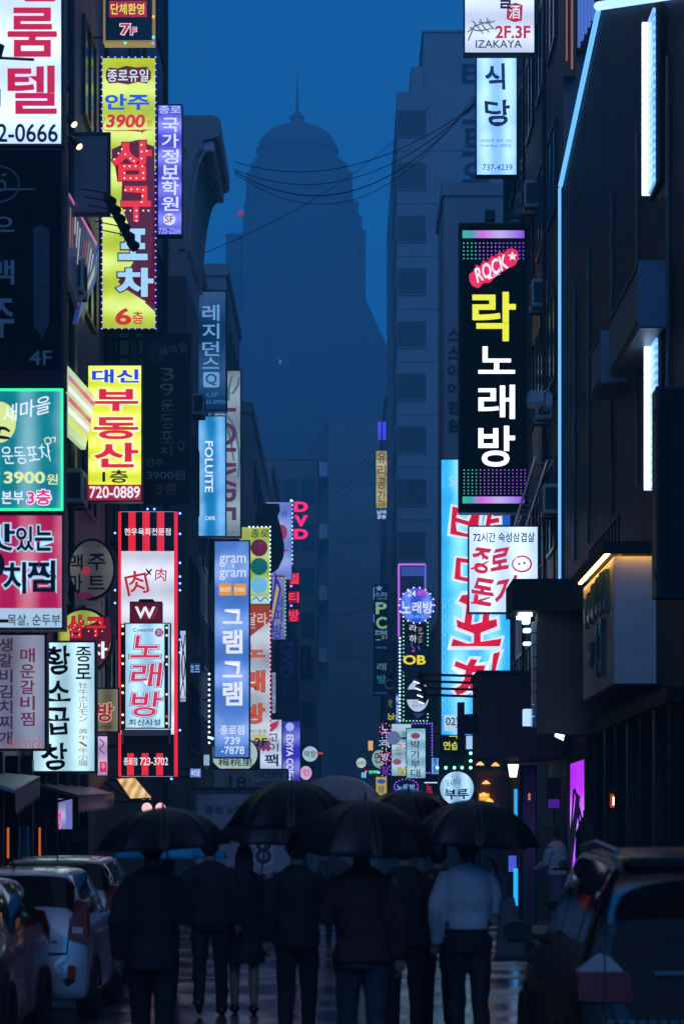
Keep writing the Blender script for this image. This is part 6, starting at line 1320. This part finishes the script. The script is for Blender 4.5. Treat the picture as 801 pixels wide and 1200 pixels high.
def person(label, px, D, H, top, bottom, sl=.18, sr=-.18, yaw=0.0, length=.80, holds='R', skirt=False, width=1.0, long_hair=False, bend=0.0, apron=None, sleeve=1.0, ground=0.0, foot_z=None, seed=1, reach=None, group='people walking away under umbrellas', shorts=False, tuck=False):
    x0 = X_(px, D); k = H / 1.72
    r = thing('person', label, 'person', (x0, D, ground), group)
    def pl(vf):
        v = np.asarray(vf[0], float) * k; zz = v[:, 2].copy(); v[:, 1] += bend * np.clip(zz - .95 * k, 0, 9) ** 1.2
        c_, s_ = math.cos(yaw), math.sin(yaw)
        return (np.stack([x0 + v[:, 0] * c_ - v[:, 1] * s_, D + v[:, 0] * s_ + v[:, 1] * c_, ground + v[:, 2]], 1), vf[1])
    W_ = width
    legs = []; joints = []
    for sg, st_ in ((-1, sl), (1, sr)):
        lift = .09 if st_ < -.1 else .0
        hip, kn, an = Vector((sg * .092 * W_, 0, .92)), Vector((sg * .098 * W_, st_ * .42 + .045, .50)), Vector((sg * .10 * W_, st_, .095 + lift))
        joints.append((hip, kn, an, lift)); legs.append(limb([hip + Vector((0, 0, .03)), hip.lerp(kn, .5) + Vector((0, .012, 0)), kn, kn.lerp(an, .35) - Vector((0, .018, 0)), an], [.088, .072, .055, .054, .04]))
        legs.append(tube([an + Vector((0, -.055, -.05)), an + Vector((0, .03, -.045)), an + Vector((0, .14, -.065 - lift * .6)), an + Vector((0, .185, -.072 - lift * .75))], .04, 10, ell=[(.03, .03), (.036, .038), (.042, .024), (.025, .016)]))
    arms = []; sleeves = []; hands = []
    for sg, nm in ((-1, 'L'), (1, 'R')):
        sh = Vector((sg * .185 * W_, -.005, 1.405))
        if reach and nm in reach: el, wr = Vector(reach[nm][0]), Vector(reach[nm][1])
        elif holds == nm: el, wr = Vector((sg * .25 * W_, .03, 1.14)), Vector((sg * .12, .24, 1.20))
        else: el, wr = Vector((sg * .255 * W_, -.03, 1.13)), Vector((sg * .262 * W_, .05 - .2 * (sl if sg > 0 else sr) * .5, .89))
        arms.append(limb([sh, sh.lerp(el, .5), el, el.lerp(wr, .4), wr], [.052, .045, .038, .036, .026]))
        sw = wr if sleeve >= 1 else el.lerp(wr, max(0, sleeve * 2 - 1)) if sleeve > .5 else sh.lerp(el, sleeve * 2)
        pts = [sh + Vector((-sg * .035, 0, -.005)), sh.lerp(el, .5), el] + ([el.lerp(sw, .5), sw] if sleeve > .5 else [])
        sleeves.append(limb(pts, [.070, .070, .062] + ([.056, .048] if sleeve > .5 else [])))
        fw = (wr - el).normalized()
        if holds == nm: hands += hand(wr, (0, .4, .35) if False else fw, (0, .1, 1), (-sg, .3, 0), 1, 1.6)
        else: hands += hand(wr, fw, (0, 1, 0), (-sg, .1, 0), 1, .55)
    torso = tube([(0, 0, .88), (0, 0, 1.02), (0, -.005, 1.2), (0, -.01, 1.33), (0, -.005, 1.42), (0, 0, 1.46)], .1, 16, ell=[(.155 * W_, .105), (.142 * W_, .095), (.16 * W_, .108), (.175 * W_, .108), (.15 * W_, .085), (.07, .06)])
    neck = tube([(0, -.005, 1.42), (0, .012, 1.5), (0, .02, 1.56)], .055, 12)
    hv, hf = ball(0, .03, 1.61, 1, 18, 12); hv = np.array(hv); hv = np.stack([hv[:, 0] * .076, .03 + (hv[:, 1] - .03) * .096, 1.61 + (hv[:, 2] - 1.61) * .116], 1)
    hv[:, 0] *= np.where(hv[:, 2] < 1.59, 1 - (1.59 - hv[:, 2]) * 2.2, 1)
    face = [tube([(0, .118, 1.64), (0, .135, 1.60), (0, .122, 1.585)], [.008, .015, .014], 8), ball(.08, .025, 1.61, .022, 8, 6, 1.5), ball(-.08, .025, 1.61, .022, 8, 6, 1.5), tube([(-.022, .114, 1.555), (0, .122, 1.555), (.022, .114, 1.555)], .007, 6)]
    bd = remesh(J(torso, neck, (hv, hf), *legs, *arms, *hands, *face), .0085, 3)
    body = obj('body', pl(bd), SKIN, r, smooth=True)
    for sg in (-1, 1): obj('eye', pl(ball(sg * .03, .112, 1.625, .009, 8, 6)), mat((.05, .04, .035), .1), r)
    # hair cap over skull
    a, b_ = ball(0, .022, 1.615, 1, 22, 14); a = np.array(a); d = (a - np.array([0, .022, 1.615])); 
    d = d * np.array([.086, .102, .124]); a = d + np.array([0, .020, 1.618])
    sel = (a[:, 1] > .09) & (a[:, 2] < 1.665); a[sel, 1] = .085; low = (a[:, 2] < 1.56); a[low, 0] *= .85; a[low & (a[:, 1] > 0), 2] = 1.57
    hp = [(a, b_)]
    if long_hair: hp.append(tube([(0, -.045, 1.64), (0, -.085, 1.52), (0, -.10, 1.40), (0, -.105, 1.30)], .08, 12, ell=[(.08, .05), (.095, .045), (.09, .035), (.05, .015)]))
    obj('hair', pl(wrinkle(remesh(J(*hp), .009, 2), .0035, seed)), HAIR, r, smooth=True)
    # jacket or shirt
    L = length; tk = .0 if not tuck else -.02
    tr = [(0, 0, L), (0, 0, L + .12), (0, 0, 1.04), (0, -.008, 1.2), (0, -.012, 1.33), (0, -.008, 1.42), (0, .0, 1.475)]
    el_ = [(.205 * W_ + tk, .155), (.20 * W_ + tk, .148), (.188 * W_, .135), (.20 * W_, .14), (.203 * W_, .138), (.165 * W_, .11), (.075, .072)]
    if skirt and L < .75: el_[0] = (.235 * W_, .175)
    obj('jacket' if not tuck else 'shirt', pl(wrinkle(remesh(J(tube(tr, .1, 20, ell=el_), *sleeves), .012, 5), .009, seed)), top, r, smooth=True)
    # trousers, skirt
    if skirt:
        obj('skirt', pl(wrinkle(remesh(tube([(0, 0, .52), (0, 0, .7), (0, 0, .9), (0, 0, 1.05)], .1, 20, ell=[(.215, .17), (.20, .155), (.178, .135), (.15, .11)]), .012, 3), .004, seed + 1)), bottom, r, smooth=True)
    else:
        tt = [tube([(0, 0, .82), (0, 0, .93), (0, 0, 1.06)], .1, 18, ell=[(.175 * W_, .125), (.178 * W_, .13), (.158 * W_, .112)])]
        for hip, kn, an, lift in joints:
            end = an + Vector((0, -.005, -.03)) if not shorts else kn + Vector((0, 0, .04))
            tt.append(limb([hip + Vector((0, 0, .02)), hip.lerp(kn, .5) + Vector((0, .012, 0)), kn] + ([kn.lerp(an, .4) - Vector((0, .018, 0)), end] if not shorts else []), [.100, .084, .068] + ([.062, .056] if not shorts else [])))
        obj('trousers', pl(wrinkle(remesh(J(*tt), .012, 4), .009, seed + 2)), bottom, r, smooth=True)
    if tuck: obj('belt', pl(tube([(0, 0, 1.025), (0, 0, 1.06)], .1, 24, ell=[(.192 * W_, .14), (.19 * W_, .138)])), DARK, r)
    for hip, kn, an, lift in joints:
        obj('shoe', pl(tube([an + Vector((0, -.085, -.045)), an + Vector((0, -.03, -.03)), an + Vector((0, .05, -.045)), an + Vector((0, .14, -.062 - lift * .6)), an + Vector((0, .2, -.072 - lift * .75))], .05, 12, ell=[(.03, .04), (.045, .055), (.048, .045), (.05, .03), (.03, .02)])), SHOE, r, smooth=True)
    if apron:
        obj('apron', pl(wrinkle(remesh(tube([(0, .0, .55), (0, .0, .8), (0, 0, 1.02), (0, 0, 1.2)], .1, 20, ell=[(.235, .19), (.21, .16), (.195, .145), (.19, .142)]), .012, 2), .005, seed + 4)), apron, r, smooth=True)
        obj('apron_tie', pl(tube([(0, 0, 1.03), (0, 0, 1.07)], .1, 24, ell=[(.205, .155), (.205, .155)])), DARK, r)
    def at(p): 
        q = pl(([p], []))[0][0]; return Vector(q)
    return r, at
CO1 = mat((.032, .031, .034), .75, bump=.3, bscale=120); CO2 = mat((.036, .035, .038), .8, bump=.3, bscale=120); CO3 = mat((.028, .028, .031), .7, bump=.3, bscale=120)
TR1 = mat((.030, .030, .033), .8, bump=.3, bscale=120); JEAN = mat((.05, .062, .09), .8, bump=.4, bscale=150); SHIRT = mat((.48, .51, .55), .75, var=.1, vscale=5)
P1, a1 = person('man in a long dark coat, leftmost walker, under the low black umbrella', 178, 16.5, 1.82, CO1, TR1, .24, -.16, length=.81, holds='R', width=.86, seed=1)
P2, a2 = person('man in a dark jacket and slim trousers behind the woman in the dark coat', 246, 23.6, 1.80, CO2, TR1, -.12, .16, length=.86, holds='', seed=5)
P3, a3 = person('woman in a dark knee length coat with bare calves, left of centre', 286, 24.0, 1.70, CO3, CO3, .08, -.08, length=.60, holds='R', skirt=True, long_hair=True, seed=9)
P4, a4 = person('man in a black jacket and trousers just left of the widest umbrella', 348, 19.6, 1.80, CO3, TR1, -.08, .2, length=.84, holds='R', seed=13, width=.9)
P5, a5 = person('broad walker in a dark red brown jacket and blue jeans at the centre', 424, 16.3, 1.83, mat((.07, .036, .036), .8, bump=.3, bscale=120), JEAN, .16, -.16, length=.86, holds='L', width=.93, seed=17)
P6, a6 = person('slim walker in black right of the centre, seen between two umbrellas', 474, 19.8, 1.79, CO2, TR1, .12, -.12, length=.84, holds='R', seed=21, width=.95)
P7, a7 = person('man in a pale blue shirt and black trousers carrying a tote bag', 548, 18.6, 1.83, SHIRT, mat((.03, .03, .034), .8), -.06, -.26, length=.99, holds='R', tuck=True, seed=25, width=.90)
P8, a8 = person('shop worker in pale sleeves and a long apron by the purple window', 654, 36.0, 1.70, SHIRT, TR1, .02, -.03, yaw=R(55), length=.95, holds='', apron=mat((.14, .11, .16), .8), reach={'L': ((-.24, .06, 1.14), (-.12, .3, 1.05)), 'R': ((.25, .08, 1.14), (.1, .32, 1.08))}, ground=.28, bend=.12, seed=29, group='people at the shop door')
# tote bag on the shirted man's right shoulder
r = thing('tote_bag', 'grey cloth tote bag hanging from the shoulder of the man in the pale shirt', 'bag', W(596, 1120, 18.45))
D = 18.5
V, Q = [], []
n_ = 8
for j in range(9):
    v = j / 8; z = Z_(1052 + 74 * v, D); hwid = .055 + .075 * v; cx_ = X_(594 + 5 * v, D); th = .03 + .035 * math.sin(math.pi * min(1, v * .8 + .1))
    for i in range(16):
        t = 2 * math.pi * i / 16; V.append((cx_ + hwid * math.copysign(abs(math.cos(t)) ** .6, math.cos(t)), D + th * math.sin(t) + .008 * math.sin(9 * t + j), z))
for j in range(8):
    for i in range(16): Q.append((j * 16 + i, j * 16 + (i + 1) % 16, (j + 1) * 16 + (i + 1) % 16, (j + 1) * 16 + i))
Q += [tuple(range(15, -1, -1)), tuple(128 + i for i in range(16))]
obj('bag', (V, Q), mat((.12, .125, .14), .85, bump=.3, bscale=80), r, smooth=True)
sh = a7((.165, -.0, 1.50))
for dy in (-.05, .05): obj('strap', tube([W(592, 1056, D + dy), (X_(588, D), D + dy * 1.3, Z_(1030, D)), (sh.x + .015, sh.y + dy, sh.z + .0), (sh.x - .02, sh.y + dy * .6, sh.z + .01)], .012, 6), mat((.10, .10, .12), .8), r)

# ================================================================ UMBRELLAS
def umbrella(label, cx, cyp, top, wpx, rim, D, m, hand_at=None, ribs=8, turn=.2, lean=(0, 0), handle=.62, group='umbrellas over the walkers'):
    """domed canopy of eight gores; (cx, top) is the tip, rim the photo height of the rib ends"""
    k = D / F; Rr = wpx / 2 * k; h = (rim - top) * k; C = Vector((X_(cx, D), D, Z_(top, D)))
    hp = Vector(hand_at) if hand_at is not None else C + Vector((0, 0, -h - handle))
    r = thing('umbrella', label, 'umbrella', (hp.x, hp.y, hp.z), group)
    def S(f_, g_):
        """f_: 0 tip .. 1 rim, g_: gore coordinate"""
        i = math.floor(g_); t = g_ - i; a0, a1 = [(2 * math.pi * (q + turn) / ribs) for q in (i, i + 1)]
        rr_ = math.sin(f_ * 1.12) / math.sin(1.12); zz = (1 - math.cos(f_ * 1.12)) / (1 - math.cos(1.12))
        p0 = Vector((math.cos(a0) * rr_, math.sin(a0) * rr_, 0)); p1 = Vector((math.cos(a1) * rr_, math.sin(a1) * rr_, 0)); p = p0.lerp(p1, t)
        bow = 4 * t * (1 - t); p = p * (1 - .02 * bow * f_ - .09 * bow * max(0, f_ - .7) / .3)
        q = Vector((p.x * Rr, p.y * Rr, -zz * h - .05 * bow * h * f_ + .05 * bow * h * max(0, f_ - .7) / .3)); q.z += lean[0] * q.x + lean[1] * q.y; q.x += -lean[0] * q.z * .6
        return C + q
    nf, nq = 14, 6; V = []; Q = []
    for gi in range(ribs):
        b0 = len(V)
        for i in range(nf + 1):
            for j in range(nq + 1): V.append(tuple(S(max(i / nf, .012), gi + min(j / nq, .9999))))
        for i in range(nf):
            for j in range(nq): a = b0 + i * (nq + 1) + j; Q.append((a, a + 1, a + nq + 2, a + nq + 1))
    c = obj('canopy', (V, Q), m, r, smooth=True)
    md = c.modifiers.new('cloth', 'SOLIDIFY'); md.thickness = .003; md.offset = -1
    base = C + Vector((lean[0] * .2, 0, 0))
    obj('tip', tube([C + Vector((0, 0, -.01)), C + Vector((0, 0, .055))], [.012, .005], 8), METAL, r)
    for i in range(ribs):
        rb = obj('rib', tube([S(f_, i) + Vector((0, 0, -.012)) for f_ in (.02, .25, .5, .75, .9, .995)], .0045, 5), STEEL, r)
    run = C.lerp(hp, min(.8, (h * .9) / max((C - hp).length, .1)))
    obj('stretcher', J(*[tube([run, S(.55, i) + Vector((0, 0, -.014))], .0035, 4) for i in range(ribs)]), STEEL, r)
    obj('shaft', tube([C + Vector((0, 0, -.005)), hp + Vector((0, 0, -.05))], .0075, 8), STEEL, r)
    d = (hp - C).normalized(); obj('handle', tube([hp - d * .05, hp + d * .06, hp + d * .1 + Vector((.02, 0, 0)), hp + d * .115 + Vector((.05, 0, 0)), hp + d * .09 + Vector((.075, 0, 0))], .014, 8), DARK, r)
    return r
def cloth(c, rough=.38): return mat(c, rough, spec=.3, bump=.25, bscale=60, var=.2, vscale=6)
P11, a11 = person('walker in black overlapping the left side of the man in the pale shirt', 513, 21.5, 1.74, CO3, TR1, .2, -.16, length=.88, holds='', seed=45, width=.92)
P10, a10 = person('short walker in grey almost hidden behind the man in the long coat', 196, 27.0, 1.52, CO2, TR1, .05, -.05, length=.82, holds='R', width=.9, seed=41)
hz1 = a1((.12, .27, 1.20)); hz2 = a2((-.12, .27, 1.2)); hz3 = a3((.12, .27, 1.2)); hz4 = a4((.12, .27, 1.2)); hz5 = a5((-.12, .27, 1.2)); hz6 = a6((.12, .27, 1.2)); hz7 = a7((.12, .27, 1.2))
BU = cloth((.026, .026, .032))
umbrella('low wide black umbrella over the man in the long coat at the left', 191, 0, 947, 156, 993, 16.52, BU, hz1, turn=.1, lean=(.05, .06))
umbrella('dark umbrella with a drooping left side behind the domed black one', 318, 0, 941, 132, 979, 24.02, cloth((.03, .031, .038)), hz3, turn=.35, lean=(.02, .2))
umbrella('domed black umbrella with a long tip, above the couple left of centre', 342, 0, 915, 150, 969, 19.64, cloth((.024, .024, .028)), hz4, turn=.0, lean=(0, .06))
umbrella('bright blue umbrella seen low behind the leftmost walker', 200, 0, 968, 142, 1006, 27.0, cloth((.06, .45, .75)), a10((.12, .27, 1.2)), turn=.5)
umbrella('wide black umbrella over the broad walker at the centre', 428, 0, 938, 172, 1000, 16.34, cloth((.027, .026, .03)), hz5, turn=.25, lean=(-.03, .07))
umbrella('glossy black umbrella catching highlights behind the wide centre one', 478, 0, 927, 120, 960, 19.85, cloth((.010, .010, .014), .15), hz6, turn=.4, lean=(.02, .25))
umbrella('black umbrella with a pointed tip over the man in the pale shirt', 557, 0, 938, 156, 990, 18.62, BU, hz7, turn=.05, lean=(-.05, .06))
# a walker under a pale umbrella
P9, a9 = person('distant walker in grey under the pale grey umbrella near the street end', 392, 40.0, 1.72, mat((.06, .065, .08), .8), TR1, .1, -.1, length=.82, holds='R', seed=33)
umbrella('pale grey umbrella farther up the street behind the black ones', 396, 0, 909, 112, 941, 40.2, cloth((.30, .31, .35)), a9((.12, .27, 1.2)), turn=.3)

bpy.data.objects.remove(_TO); bpy.data.curves.remove(_TC)
